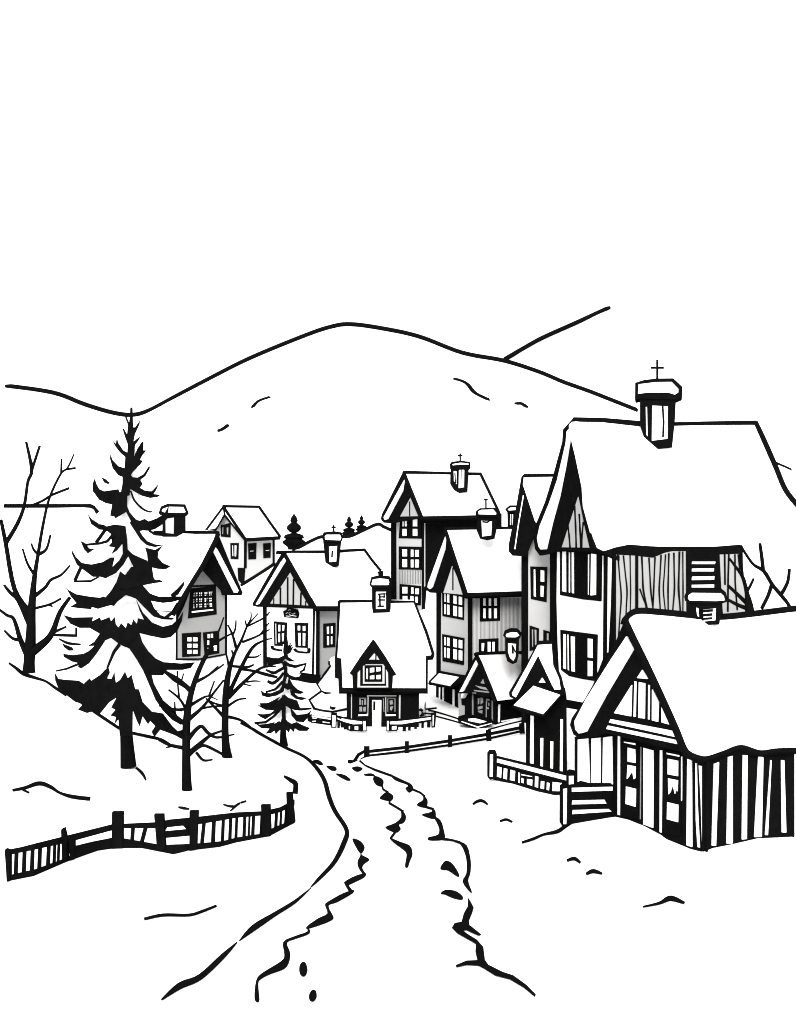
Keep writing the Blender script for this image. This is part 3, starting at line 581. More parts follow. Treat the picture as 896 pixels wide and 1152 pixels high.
# --- small back house on the slope
h = House(276, 86, 45, 'hillside_house', 'small pale house with four little dark windows, alone on the far slope')
G, S, r0 = h.G, h.S, h.root
h.slope(z3([(400, 106)])[0], z3([(541, 318)])[0], .6)
h.body(240, 308.5, (276, 608), LG, drop=.8)
B(r0, 'wall', G, z3, [(300, 250), (404, 160), (460, 220), (540, 320), (540, 720), (340, 720)], LG, 0, .05)
B(r0, 'wall', S, z3, [(536, 316), (722, 310), (722, 720), (536, 720)], LG, 0, .05)
B(r0, 'corner_post', S, z3, [rib([(541, 316), (540, 500)], 12), rib([(719, 312), (719, 480)], 10)], BLACK, .05, .08)
B(r0, 'shed_door', G, z3, [(490, 498), (534, 500), (527, 610), (494, 575)], BLACK, .08, .06)
win(r0, G, z3, [(384, 232), (442, 215), (442, 305), (384, 300)], [[(394, 240), (400, 240), (398, 285), (392, 285)], [(420, 245), (432, 240), (430, 290), (422, 285)]], .06, GL)
win(r0, G, z3, [(444, 342), (494, 342), (491, 442), (446, 440)], [[(470, 355), (483, 355), (481, 426), (470, 426)], [(455, 355), (461, 355), (463, 425), (457, 425)]], .06)
win(r0, S, z3, [(559, 345), (609, 342), (606, 442), (561, 444)], [rib([(568, 393), (592, 391)], 5)], .06)
win(r0, S, z3, [(654, 345), (699, 342), (697, 433), (655, 436)], [rib([(666, 389), (690, 387)], 5)], .06)
gb = B(r0, 'gable', G, z3, [(400, 102), (283, 258), (350, 262), (404, 170), (440, 215), (528, 322), (546, 320)], BLACK, .55, .08)
B(gb, 'rake_snow', G, z3, [[(396, 128), (402, 160), (358, 240), (345, 252), (300, 258)], [(404, 122), (412, 124), (534, 305), (536, 312), (524, 308), (412, 160)]], SNOW, .58, .05)
h.roof(z3, [(412, 114), (624, 116), (754, 298), (750, 308), (548, 312)], [rib([(396, 108), (628, 112)], 13), rib([(624, 110), (690, 205), (760, 302)], 13), rib([(538, 318), (760, 306)], 15), rib([(404, 112), (542, 318)], 10)], z3([(285, 258)])[0], z3([(625, 112)])[0])

# ------------------------------------------------------------------ snow-covered bush by the centre cottage
bp = Plane((0, 34.0, 0), (0, -1, 0))
b0 = thing('snowy_bush', at(380, 803, 34.0), 'white bush buried in snow against the corner of the dormer cottage', 'bush')
bp2 = [(690, 372), (745, 366), (780, 480), (830, 600), (840, 800), (600, 790), (580, 748), (540, 672), (628, 606), (594, 550), (660, 460), (700, 412)]
B(b0, 'snow', bp, z14, smooth_poly(bp2), SNOW, 0, .9)
B(b0, 'twig', bp, z14, [rib([(692, 372), (692, 395), (702, 408), (668, 455), (598, 548), (632, 604), (538, 672), (580, 745)], [10, 12, 12, 14, 14, 14, 14, 18]), rib([(632, 604), (665, 620), (706, 618)], [6, 14, 5]),
    rib([(575, 740), (640, 755), (720, 765), (835, 742)], [14, 12, 12, 14]), [(700, 720), (715, 728), (742, 730), (738, 742), (718, 748), (700, 740)]], BLACK, .03, .06)

# ------------------------------------------------------------------ conifers
def lathe(name, axis, prof, m, parent, n=20, jag=0.0):
    vs, fs = [], []
    for (zz, r) in prof:
        for k in range(n):
            w = 2 * math.pi * k / n; rr = r * (1 + (jag * (1 if k % 2 else -1)))
            vs.append((axis[0] + rr * math.cos(w), axis[1] + rr * math.sin(w), zz))
    for i in range(len(prof) - 1):
        for k in range(n): fs.append([i * n + k, i * n + (k + 1) % n, (i + 1) * n + (k + 1) % n, (i + 1) * n + k])
    return mesh(name, vs, fs, m, parent)
def conifer(name, label, cx, ytop, ybase, rmax, Y0, z_polys, trunk, ztr, bodyend, rearside=True, fat=.38):
    base = at(cx, ybase, Y0); t = thing(name, base, label, 'conifer')
    def R(y): return rmax * min(1, max(0.02, (y - ytop) / (bodyend - ytop)))
    def front(px, py, i, k=.9):
        d = px - cx; r = R(py)
        return at(px, py, Y0 - k * math.sqrt(max(r * r - d * d, 0)) * Y0 / F - .012 * (i % 9))
    def rear(px, py, i):
        r = R(py) * .44; q = cx + max(-r, min(r, (cx - px) * .45)); d = q - cx
        return at(q, py, Y0 + 1.6 * math.sqrt(max(r * r - d * d, 0)) * Y0 / F + .012 * (i % 9))
    for z, polys in z_polys:
        drape('foliage', front, z, polys, BLACK, t, 6, fat)
        if rearside: drape('foliage', rear, z, [p for p in polys if len(p) > 8 and max(v[1] for v in z(p)) < bodyend - 20 and max(v[1] for v in z(p)) - min(v[1] for v in z(p)) > 8], BLACK, t, 8)
    prof = []
    N = 14
    for i in range(N + 1):
        y = ytop + (bodyend - ytop) * (.1 + .9 * i / N); prof.append((at(cx, y, Y0).z, R(y) * .5 * Y0 / F))
        if i < N: prof.append((at(cx, y + 6, Y0).z, R(y) * .42 * Y0 / F))
    lathe('snow', (base.x, Y0), prof, SNOW, t)
    tp = ztr(trunk)                                # (x, y, width) rows
    P = [at(x, y, Y0) for x, y, w in trunk_px(trunk, ztr)]; Rr = [w / 2 * Y0 / F for x, y, w in trunk_px(trunk, ztr)]
    tube('trunk', P, Rr, BLACK, t, 10)
    return t
def trunk_px(tr, z): return [(z.x + a / z.k, z.y + b / z.k, w / z.k) for a, b, w in tr]

T1 = [(490, 18), (498, 25), (503, 145), (516, 145), (548, 98), (542, 125), (514, 185), (505, 235), (550, 198), (540, 220), (515, 255), (508, 330), (530, 280), (560, 235), (568, 240), (565, 290), (585, 290), (560, 320), (545, 350), (562, 355), (550, 375), (500, 425), (488, 445), (500, 460), (530, 462), (570, 440), (605, 385), (608, 400), (580, 450), (548, 475), (562, 500), (545, 525), (580, 545), (620, 548), (665, 500), (650, 535), (630, 565), (675, 570), (655, 582), (610, 588), (560, 575), (500, 540), (485, 530), (480, 570), (465, 575), (463, 640), (480, 680), (520, 725), (545, 735), (575, 722), (600, 738), (650, 720), (700, 690), (722, 650), (728, 645), (716, 720), (680, 760), (640, 785), (600, 795), (560, 792), (542, 797), (562, 830), (592, 863), (640, 882), (690, 888), (640, 898), (590, 886), (550, 850), (518, 800), (483, 747), (490, 735), (460, 675), (435, 690), (390, 718), (385, 705), (360, 700), (372, 630), (330, 620), (290, 600), (250, 545), (248, 500), (262, 465), (270, 500), (290, 535), (320, 548), (410, 535), (418, 555), (428, 550), (437, 500), (437, 455), (410, 445), (375, 400), (358, 340), (360, 310), (372, 350), (410, 390), (450, 403), (455, 330), (420, 300), (390, 260), (370, 222), (395, 250), (400, 210), (410, 245), (440, 290), (468, 305), (470, 250), (450, 195), (435, 145), (445, 155), (465, 190), (472, 130), (450, 70), (460, 75), (478, 115)]
T4 = [(215, 688), (240, 722), (290, 755), (318, 760), (335, 770), (385, 758), (440, 765), (455, 770), (462, 830), (468, 915), (500, 945), (590, 985), (612, 1020), (632, 1100), (632, 1125), (560, 1125), (548, 1090), (510, 1060), (505, 1020), (472, 955), (440, 1010), (395, 1060), (330, 1095), (300, 1085), (250, 1085), (190, 1040), (150, 1010), (118, 940), (120, 920), (140, 960), (180, 1000), (240, 1010), (310, 995), (360, 965), (385, 965), (372, 1025), (415, 985), (440, 940), (436, 875), (400, 920), (365, 945), (390, 900), (350, 893), (370, 870), (365, 815), (330, 790), (290, 787), (240, 752)]
T5 = [(580, 903), (640, 918), (692, 888), (660, 930), (658, 965), (690, 1000), (737, 1020), (710, 1037), (660, 1035), (615, 1024), (598, 1000), (594, 950)]
T6 = [[(500, 945), (520, 1000), (590, 985), (612, 1020), (632, 1100), (650, 1108), (668, 1104), (690, 1118), (600, 1130), (470, 1160), (410, 1160), (428, 1055), (440, 1085), (460, 1070), (490, 1110), (480, 1040), (505, 1025)]]
z10polys = [T1, T4, T5] + T6 + [rib([(488, 545), (512, 605), (560, 655), (600, 675), (622, 676)], [6, 9, 10, 8, 5], True), rib([(605, 795), (640, 818), (690, 822)], 12),
            [(303, 457), (330, 472), (357, 495), (345, 501), (320, 490)], rib([(330, 786), (298, 832), (270, 870)], 17), rib([(372, 825), (340, 862), (290, 876), (205, 884), (178, 866)], [14, 14, 12, 10, 6]), [(173, 862), (205, 880), (225, 908), (257, 912), (218, 938), (195, 912)]]
F1 = [(103, 80), (125, 112), (170, 138), (240, 150), (300, 157), (320, 150), (330, 155), (350, 132), (370, 105), (390, 70), (410, 15), (440, 40), (470, 55), (470, 110), (440, 140), (395, 175), (375, 200), (362, 195), (340, 200), (290, 215), (255, 205), (252, 218), (230, 215), (190, 212), (140, 205), (175, 185), (145, 150)]
F2 = [(470, -10), (580, -10), (590, 50), (600, 65), (635, 65), (585, 76), (545, 64), (512, 50), (530, 90), (570, 135), (620, 152), (690, 150), (735, 150), (735, 165), (690, 178), (640, 183), (575, 172), (592, 212), (625, 250), (655, 262), (700, 266), (690, 274), (640, 272), (590, 257), (540, 207), (495, 160), (470, 150), (440, 140), (410, 60), (440, 30)]
F2b = [(680, 142), (718, 108), (757, 65), (752, 92), (722, 138), (700, 152)]
F3 = [(495, 165), (530, 235), (580, 290), (640, 314), (690, 302), (730, 265), (750, 228), (742, 280), (717, 335), (682, 368), (640, 375), (580, 362), (512, 345), (530, 400), (560, 445), (600, 485), (645, 505), (740, 512), (812, 505), (790, 535), (745, 545), (660, 545), (640, 574), (578, 573), (590, 620), (640, 710), (690, 752), (745, 832), (738, 842), (690, 815), (640, 765), (600, 705), (565, 620), (535, 550), (500, 490), (460, 430), (440, 420), (400, 405), (470, 310), (520, 300), (540, 275), (515, 225)]
G1 = [(103, 250), (150, 264), (262, 262), (256, 285), (300, 263), (305, 280), (350, 262), (360, 285), (380, 262), (385, 300), (400, 318), (415, 295), (440, 322), (450, 290), (470, 305), (480, 275), (500, 298), (505, 268), (535, 275), (560, 285), (600, 320), (510, 345), (440, 422), (405, 405), (360, 372), (330, 385), (280, 460), (240, 510), (200, 537), (182, 530), (192, 510), (150, 500), (105, 475), (103, 460), (150, 467), (210, 460), (240, 445), (272, 415), (235, 417), (270, 395), (300, 350), (245, 318), (190, 318), (140, 295)]
H1 = [(55, 558), (75, 595), (110, 600), (185, 605), (212, 622), (245, 592), (252, 606), (300, 575), (345, 530), (352, 560), (338, 592), (362, 597), (378, 560), (385, 618), (410, 600), (435, 558), (450, 592), (470, 575), (490, 650), (510, 652), (530, 720), (580, 772), (640, 782), (690, 850), (722, 880), (745, 870), (745, 915), (690, 892), (625, 868), (595, 907), (580, 880), (600, 850), (572, 820), (560, 838), (530, 795), (515, 852), (500, 820), (478, 765), (475, 900), (408, 900), (400, 812), (378, 840), (388, 800), (358, 792), (385, 762), (362, 748), (390, 695), (350, 720), (295, 788), (260, 770), (230, 778), (183, 760), (210, 730), (165, 717), (120, 682), (80, 655), (60, 605)]
z11polys = [F1, F2, F2b, F3, G1, H1, rib([(720, 185), (692, 235), (655, 264)], [10, 14, 14]), rib([(405, 410), (375, 450), (340, 535)], [16, 14, 8]), rib([(196, -5), (165, 62)], 15), rib([(160, 68), (250, 66), (292, 44)], [8, 9, 6]),
            rib([(172, 318), (172, 362)], 9), rib([(48, 357), (175, 361)], 12), rib([(50, 345), (118, 312)], 8), rib([(78, 378), (130, 402), (196, 408)], [5, 12, 6], True), [(98, 404), (150, 425), (158, 440), (132, 441), (106, 422)], rib([(62, 552), (120, 540), (195, 510)], [5, 8, 10]),
            rib([(690, 757), (745, 764)], 12), rib([(645, 548), (700, 600), (790, 655)], [16, 14, 14])]
conifer('spruce_tree', 'very tall black spruce with snow on its upturned boughs, beside the grey plastered house', 147, 459, 862, 72, gline(147, 864),
        [(z10, z10polys), (z11, z11polys)], [(440, 560, 40), (441, 800, 62), (442, 880, 68), (447, 960, 75), (454, 1070, 88)], z11, 770)
s14 = [[(350, 210), (358, 250), (365, 185), (372, 240), (376, 262), (398, 222), (388, 262), (410, 232), (392, 275), (412, 262), (388, 305), (365, 315), (372, 342), (425, 372), (385, 370), (350, 345), (340, 300), (345, 250)],
       [(345, 310), (347, 330), (300, 352), (235, 348), (255, 362), (280, 380), (322, 380), (347, 352)], [(215, 343), (235, 345), (245, 370), (300, 378), (335, 385), (250, 400), (218, 410)],
       rib([(345, 375), (380, 402), (430, 414), (512, 392), (496, 440), (470, 455)], [8, 16, 14, 6, 8, 4]), rib([(340, 380), (355, 430), (355, 480), (340, 540), (330, 600)], [16, 18, 16, 14, 12]), rib([(345, 420), (300, 445), (262, 462), (205, 440)], [12, 14, 14, 6], True),
       rib([(338, 465), (300, 512), (255, 542), (218, 528)], [10, 14, 16, 12], True), [(350, 440), (380, 480), (430, 500), (478, 492), (480, 505), (440, 518), (400, 512), (362, 482)],
       [(335, 560), (310, 598), (240, 625), (185, 620), (165, 600), (175, 635), (215, 648), (280, 635), (330, 608)], rib([(332, 530), (275, 590), (205, 610)], [10, 10, 5]), [(380, 500), (410, 560), (450, 598), (492, 612), (470, 622), (425, 617), (390, 585), (372, 590), (355, 580), (335, 560), (340, 545), (375, 550)],
       [(392, 600), (450, 650), (518, 658), (480, 670), (435, 660), (400, 630)], [(330, 652), (345, 635), (375, 660), (442, 680), (470, 750), (430, 725), (400, 742), (370, 720), (330, 700), (290, 728), (262, 748), (200, 745), (140, 715), (190, 722), (250, 700), (300, 680)],
       [(310, 650), (220, 700), (150, 702), (148, 690), (165, 714), (212, 718), (265, 705)], rib([(395, 715), (420, 738), (475, 745), (552, 738)], [10, 10, 10, 5], True), [(320, 715), (240, 780), (185, 788), (135, 782), (165, 802), (198, 818), (262, 775), (335, 735)],
       [(395, 740), (440, 792), (520, 785), (552, 758), (530, 800), (492, 842), (440, 835), (405, 790)], [(345, 808), (365, 840), (400, 862), (440, 848), (480, 870), (535, 892), (520, 908), (460, 908), (422, 885), (418, 915), (390, 890), (378, 918), (358, 895), (310, 900), (280, 930), (270, 905), (240, 925), (207, 930), (238, 890), (170, 888), (116, 852), (150, 868), (212, 862), (265, 850), (262, 865), (305, 840), (310, 855)],
       rib([(118, 852), (200, 845), (262, 800), (322, 738)], [8, 10, 10, 5]), [(330, 640), (350, 640), (352, 820), (330, 820)]]
conifer('fir_tree', 'small snow-laden fir on the road edge in front of the white-fronted house', 320, 716, 839, 29, gline(320, 840), [(z14, s14)], [(338, 760, 20), (336, 870, 44), (336, 960, 52), (342, 1030, 68)], z14, 806, True, .8)

def tiny(cx, ytop, yb, sc_, Y, label):
    base = at(cx, yb, Y); t = thing('distant_pine', base, label, 'conifer', 'small dark pines on the far slope')
    prof = []
    for f, r in ((0, .5), (.1, 3), (.2, 4.2), (.24, 3), (.34, 7.2), (.42, 7.6), (.5, 5), (.53, 2.6), (.58, 9), (.66, 11), (.7, 8.6), (.78, 12.5), (.84, 11), (.92, 7), (1.0, 6)):
        prof.append((at(cx, ytop + (yb - ytop) * f, Y).z, r * sc_ * Y / F))
    lathe('foliage', (base.x, Y), prof, BLACK, t, 18, .10)
    tube('trunk', [base + V((0, 0, -.8)), base + V((0, 0, 1.0))], [.16, .12], BLACK, t)
tiny(331, 578, 618.5, 1.0, 77.5, 'largest far pine, dark and tiered, above the white house roof beside its ridge')
tiny(393, 580.5, 605, .62, 77.5, 'wider of the paired far pines beyond the white house chimney')
tiny(407, 579.5, 600, .52, 77.5, 'slimmer of the paired far pines, just below the crest of the low hill')

# ------------------------------------------------------------------ bare trees
def bare(name, label, Y, z, trunk, branches, group=None, fat=1.2):
    q = [(z.x + a / z.k, z.y + b / z.k, w / z.k) for a, b, w in trunk]
    base = at(q[0][0], q[0][1], Y)
    t = thing(name, base, label, 'bare tree', group)
    q = cr(q, 4)
    tube('trunk', [at(x, y, Y) for x, y, w in q], [fat * w / 2 * Y / F for x, y, w in q], BLACK, t)
    for br in branches:
        q = cr([(z.x + a / z.k, z.y + b / z.k, w / z.k) for a, b, w in br], 4)
        d = random.choice((-1, 1)) * random.uniform(.2, .55); n = len(q)
        tube('branch', [at(x, y, Y + d * i / n) for i, (x, y, w) in enumerate(q)], [fat * 1.1 * max(w, .6) / 2 * (Y + d * i / n) / F for i, (x, y, w) in enumerate(q)], BLACK, t, 6)
    return t
Yt = gline(32, 757)
bare('bare_tree', 'large leafless tree standing alone on the crest of the snowy bank', Yt, z13,
     [(124, 1085, 52), (126, 1020, 42), (130, 960, 42), (134, 880, 36), (136, 800, 32), (148, 660, 20), (165, 550, 14), (185, 430, 12), (213, 310, 10), (262, 205, 9), (292, 178, 8), (320, 118, 6)],
     [[(264, 205, 8), (266, 140, 7)], [(285, 185, 8), (328, 178, 8)], [(165, 552, 14), (200, 530, 10), (218, 468, 8)], [(160, 548, 10), (145, 530, 9), (136, 506, 7)], [(145, 635, 11), (118, 590, 9), (98, 528, 7)],
      [(150, 732, 15), (195, 695, 12), (220, 662, 11), (265, 640, 9), (302, 600, 7)], [(150, 785, 10), (215, 768, 9), (265, 742, 8)], [(205, 768, 9), (228, 777, 6)],
      [(125, 800, 20), (62, 700, 17), (25, 505, 15), (4, 402, 12)], [(24, 505, 16), (75, 420, 14), (105, 340, 12), (120, 240, 11), (137, 185, 13), (113, 65, 9)], [(137, 190, 11), (172, 82, 9)],
      [(115, 348, 8), (180, 322, 9), (225, 295, 9), (300, 265, 9)], [(130, 850, 26), (80, 750, 17), (45, 718, 13), (18, 685, 9)], [(118, 985, 24), (88, 920, 18), (60, 832, 13), (30, 815, 11), (-3, 790, 9)],
      [(92, 922, 14), (55, 915, 11), (18, 880, 8)], [(130, 980, 34), (200, 925, 24), (230, 880, 20), (260, 800, 16), (302, 738, 12)], [(225, 892, 12), (285, 865, 7)]], 'leafless trees on the left bank')
Yt = gline(210, 889)
bare('bare_tree', 'leafless tree with straight black trunk, nearest of the bare trees to the picket fence', Yt, z12,
     [(147, 1110, 50), (144, 1040, 44), (142, 900, 38), (145, 720, 36), (165, 590, 28), (200, 480, 24), (235, 400, 22), (285, 310, 16), (322, 230, 9), (345, 165, 7)],
     [[(285, 315, 14), (330, 285, 10), (390, 252, 8)], [(200, 512, 16), (260, 480, 11), (345, 420, 8)], [(255, 485, 9), (315, 428, 6)], [(160, 645, 16), (225, 605, 12), (262, 592, 8), (312, 612, 5)], [(158, 715, 20), (230, 652, 14), (290, 575, 11), (345, 505, 9)],
      [(265, 590, 10), (295, 508, 7)], [(225, 658, 12), (285, 648, 9), (345, 645, 9)], [(165, 562, 24), (100, 502, 17), (25, 458, 14)], [(140, 660, 14), (105, 605, 11), (48, 558, 9)], [(104, 600, 10), (97, 530, 8), (94, 455, 8)], [(115, 515, 8), (128, 470, 6)],
      [(140, 662, 14), (50, 668, 11)], [(135, 742, 20), (60, 682, 15), (0, 640, 14)], [(82, 690, 10), (80, 622, 7)], [(130, 815, 22), (70, 780, 18), (20, 730, 10)], [(115, 810, 16), (102, 780, 8)], [(130, 872, 18), (50, 855, 14), (-5, 830, 10)], [(70, 860, 10), (35, 870, 7)],
      [(155, 822, 20), (190, 778, 18), (225, 755, 16), (260, 790, 16), (310, 815, 12), (402, 798, 7)], [(155, 905, 26), (230, 838, 18), (280, 800, 13), (350, 775, 9)], [(185, 885, 16), (235, 858, 14), (300, 885, 13), (348, 912, 12)], [(198, 898, 14), (235, 938, 12), (282, 935, 8)]], 'leafless trees on the left bank')
Yt = gline(255, 852)
bare('bare_tree', 'leafless tree with fine upswept twigs between the grey plastered house and the small fir', Yt, z12,
     [(365, 935, 52), (357, 870, 40), (352, 780, 33), (355, 600, 32), (370, 470, 26), (400, 370, 16), (440, 290, 13), (470, 215, 10), (492, 170, 8), (491, 133, 6)],
     [[(472, 212, 8), (530, 145, 6)], [(470, 220, 9), (460, 183, 7)], [(375, 440, 14), (360, 370, 8)], [(400, 375, 10), (388, 345, 8)], [(412, 330, 14), (392, 260, 11), (368, 208, 8)], [(395, 260, 10), (408, 225, 9), (411, 183, 7)],
      [(372, 580, 18), (440, 435, 17), (500, 330, 14), (560, 292, 9), (605, 280, 6)], [(445, 300, 12), (510, 275, 10), (560, 250, 8), (592, 232, 6)], [(472, 215, 9), (560, 170, 9), (592, 138, 6)], [(540, 260, 7), (590, 195, 6)], [(470, 382, 10), (520, 380, 8), (546, 364, 6)],
      [(370, 600, 20), (450, 520, 16), (545, 440, 12), (625, 432, 8)], [(470, 515, 9), (510, 510, 8), (542, 512, 6)], [(450, 525, 8), (495, 537, 6)], [(368, 645, 12), (420, 612, 10), (466, 604, 7)], [(395, 430, 12), (470, 435, 12), (506, 422, 8)], [(345, 645, 12), (300, 632, 9), (258, 612, 7)], [(342, 700, 16), (285, 640, 12), (250, 605, 9)]], 'leafless trees on the left bank')
bare('bare_shrub', 'forked leafless shrub against the grey board siding, behind the striped cottage roof', 26.6, z17,
     [(700, 1300, 50), (660, 700, 40), (630, 490, 36), (614, 390, 18), (590, 300, 15), (548, 240, 11), (514, 195, 9)], [[(612, 385, 14), (632, 355, 11), (652, 313, 10)], [(622, 460, 16), (560, 400, 13), (506, 350, 11)], [(625, 485, 16), (560, 460, 13), (504, 430, 10)], [(592, 310, 10), (585, 240, 10), (576, 165, 9)]], None, 1.5)
bare('bare_shrub', 'leaning leafless shrub with crooked twigs in the gap beside the tall house siding', 26.4, z17,
     [(900, 1300, 40), (885, 600, 30), (862, 478, 16), (810, 405, 17), (760, 345, 17), (712, 268, 17), (655, 232, 13), (615, 180, 12), (578, 120, 12)], [[(708, 265, 16), (700, 190, 15), (689, 110, 13)], [(812, 400, 16), (848, 330, 14), (858, 258, 13)], [(755, 350, 16), (735, 410, 15), (700, 480, 15)]], None, 1.4)

# ------------------------------------------------------------------ fences
def base_curve(z, pts): return Curtain([(x, gline(x, y)) for x, y in z(pts)])
bl = [(10, 322), (22, 320), (100, 305), (200, 262), (290, 230), (340, 222), (420, 222), (515, 240), (560, 230), (650, 219), (700, 205), (800, 186), (875, 147)]
cv = base_curve(z15, bl)
f0 = thing('picket_fence', gp(165, 957), 'black picket fence with uneven boards curving along the snowy bank in the foreground', 'fence')
B(f0, 'rail', cv, z15, [(14, 231), (60, 222), (100, 211), (190, 189), (330, 154), (460, 148), (500, 140), (600, 130), (700, 118), (780, 115), (830, 103), (873, 80), (873, 96), (830, 116), (800, 124), (700, 133), (600, 150), (560, 154), (470, 163), (365, 163), (330, 170), (210, 203), (100, 228), (14, 245)], BLACK, .02, .06)
B(f0, 'rail', cv, z15, [(20, 307), (60, 297), (100, 288), (205, 250), (216, 219), (270, 206), (330, 194), (365, 196), (420, 205), (460, 213), (490, 216), (560, 212), (600, 210), (660, 204), (700, 193), (780, 181), (810, 164), (868, 140), (873, 147), (800, 187), (700, 207), (650, 219), (560, 229), (515, 241), (420, 222), (340, 222), (290, 230), (200, 262), (100, 305), (22, 321)], BLACK, .02, .06)
for p in ([(14, 228), (28, 232), (28, 320), (20, 322)], [(181, 168), (189, 165), (195, 190), (195, 255), (184, 255)], [(205, 200), (219, 198), (219, 256), (208, 258)], [(332, 117), (363, 117), (363, 222), (331, 224)], [(457, 124), (484, 124), (490, 226), (466, 228)], [(562, 114), (587, 114), (582, 226), (562, 230)],
          [(774, 96), (801, 96), (804, 187), (778, 188)], [(849, 59), (867, 59), (875, 146), (852, 152)]):
    B(f0, 'post', cv, z15, p, BLACK, .06, .12)
pk = [rib([(x + 2, y0), (x - 1, y1)], w) for x, y0, y1, w in ((46, 235, 312, 9), (70, 228, 306, 9), (94, 222, 300, 9), (116, 216, 292, 9), (142, 210, 283, 9), (160, 205, 275, 7), (172, 202, 272, 6), (200, 195, 258, 7),
      (392, 160, 205, 9), (473, 160, 220, 5), (632, 140, 212, 10), (660, 136, 208, 8), (682, 132, 202, 8), (700, 130, 200, 7), (724, 125, 196, 8), (738, 123, 192, 5), (750, 122, 190, 8), (774, 118, 185, 6), (818, 114, 172, 8), (832, 110, 166, 6), (847, 104, 160, 7), (860, 100, 152, 5))]
pk += [rib([(432, 160), (418, 212)], 10), rib([(605, 145), (598, 214)], 9), rib([(488, 183), (562, 176)], 17), [(486, 150), (500, 155), (490, 170)], [(540, 153), (562, 153), (562, 176)]]
B(f0, 'picket_panel', cv, z15, pk, BLACK, .0, .04)
B(f0, 'bent_branch', cv, z22, [rib([(555, 162), (582, 178), (604, 195), (602, 235)], [6, 14, 18, 20], True)], BLACK, .03, .05)

# rail fence along the far side of the road
cv = Curtain([(x, 7200 / (y - 600)) for x, y in z19([(60, 411), (133, 378), (318, 358), (516, 330), (690, 302), (860, 270)])])
f0 = thing('rail_fence', gp(506, 838), 'long low two-rail fence with stubby posts running from road bend toward the shed', 'fence')
B(f0, 'rail', cv, z19, rib([(135, 350), (318, 330), (516, 300), (690, 270), (850, 238)], 11), BLACK, .03, .06)
B(f0, 'rail', cv, z19, rib([(135, 369), (318, 347), (516, 319), (690, 290), (850, 254)], 8.5), BLACK, .03, .06)
B(f0, 'rail_snow', cv, z19, [(140, 355), (318, 335), (516, 306), (690, 276), (850, 243), (850, 252), (690, 287), (516, 316), (318, 344), (140, 365)], SNOW, .01, .04)
for p in ([(121, 328), (146, 328), (146, 376), (121, 376)], [(309, 305), (327, 305), (326, 355), (309, 356)], [(507, 277), (525, 277), (525, 326), (507, 328)], [(681, 254), (703, 251), (705, 299), (683, 300)], [(834, 224), (856, 219), (859, 266), (837, 267)]):
    B(f0, 'post', cv, z19, p, BLACK, .06, .12)
B(f0, 'brace', cv, z19, [rib([(128, 345), (95, 365), (76, 395)], [9, 13, 13]), rib([(132, 372), (108, 385), (95, 404)], [7, 6, 6]), rib([(95, 398), (112, 382)], 4), rib([(47, 395), (92, 399)], [12, 13])], BLACK, .04, .06)

# fence of the centre cottage (two wings either side of the gate opening)
def wing(label, z, Yl, Yr, xl, xr, white, black, posts, cat='fence'):
    cv = Curtain([(xl, Yl), (xr, Yr)])
    f0 = thing('garden_fence', cv.pt((xl + xr) / 2, 600 + 7200 / ((Yl + Yr) / 2)), label, cat, None)
    B(f0, 'picket_panel', cv, z, black, BLACK, .0, .05)
    if white: B(f0, 'rail', cv, z, white, WHITE, .04, .05)
    for bp_, wp in posts:
        p = B(f0, 'post', cv, z, bp_, BLACK, .06, .12)
        if wp: B(p, 'post_face', cv, z, wp, WHITE, .075, .03)
wing('long white-railed garden fence ending in a square post', z25, 31.9, 31.6, 434, 492,
     [[(437, 911), (540, 904), (640, 893), (782, 874), (786, 893), (640, 917), (540, 934), (440, 934)], [(455, 952), (498, 946), (492, 976), (458, 978)]],
     [rib([(435, 940), (540, 940), (640, 924), (786, 898)], 15), rib([(435, 905), (540, 900), (640, 888), (790, 868)], 10)] + [rib([(x, y), (x - 2, y + l)], w * 1.25) for x, y, l, w in ((445, 935, 55, 16), (505, 940, 40, 9), (562, 935, 55, 20), (605, 930, 55, 15), (657, 922, 50, 15), (716, 914, 50, 14), (768, 905, 55, 20))] + [rib([(435, 985), (500, 985)], 7)],
     [([(410, 900), (437, 900), (437, 992), (410, 992)], [(414, 904), (431, 904), (431, 985), (414, 985)]), ([(786, 842), (828, 838), (820, 958), (790, 962)], [(798, 858), (812, 856), (806, 950), (798, 952)])])
wing('short white-railed garden fence between the cottage door and the snowy bush', z25, 31.9, 31.7, 376, 415,
     [[(-15, 868), (80, 893), (208, 910), (210, 932), (130, 934), (60, 915), (-15, 888)]],
     [rib([(-15, 895), (60, 924), (130, 940), (212, 940)], 16), rib([(-15, 862), (80, 888), (210, 905)], 10)] + [rib([(x, y), (x, y + l)], w * 1.2) for x, y, l, w in ((10, 905, 40, 18), (38, 920, 40, 16), (72, 930, 45, 28), (125, 940, 50, 24), (192, 940, 50, 26))] + [rib([(60, 965), (105, 985), (205, 990)], 7)],
     [([(208, 900), (243, 900), (243, 992), (208, 992)], [(214, 905), (236, 905), (238, 985), (214, 985)])])
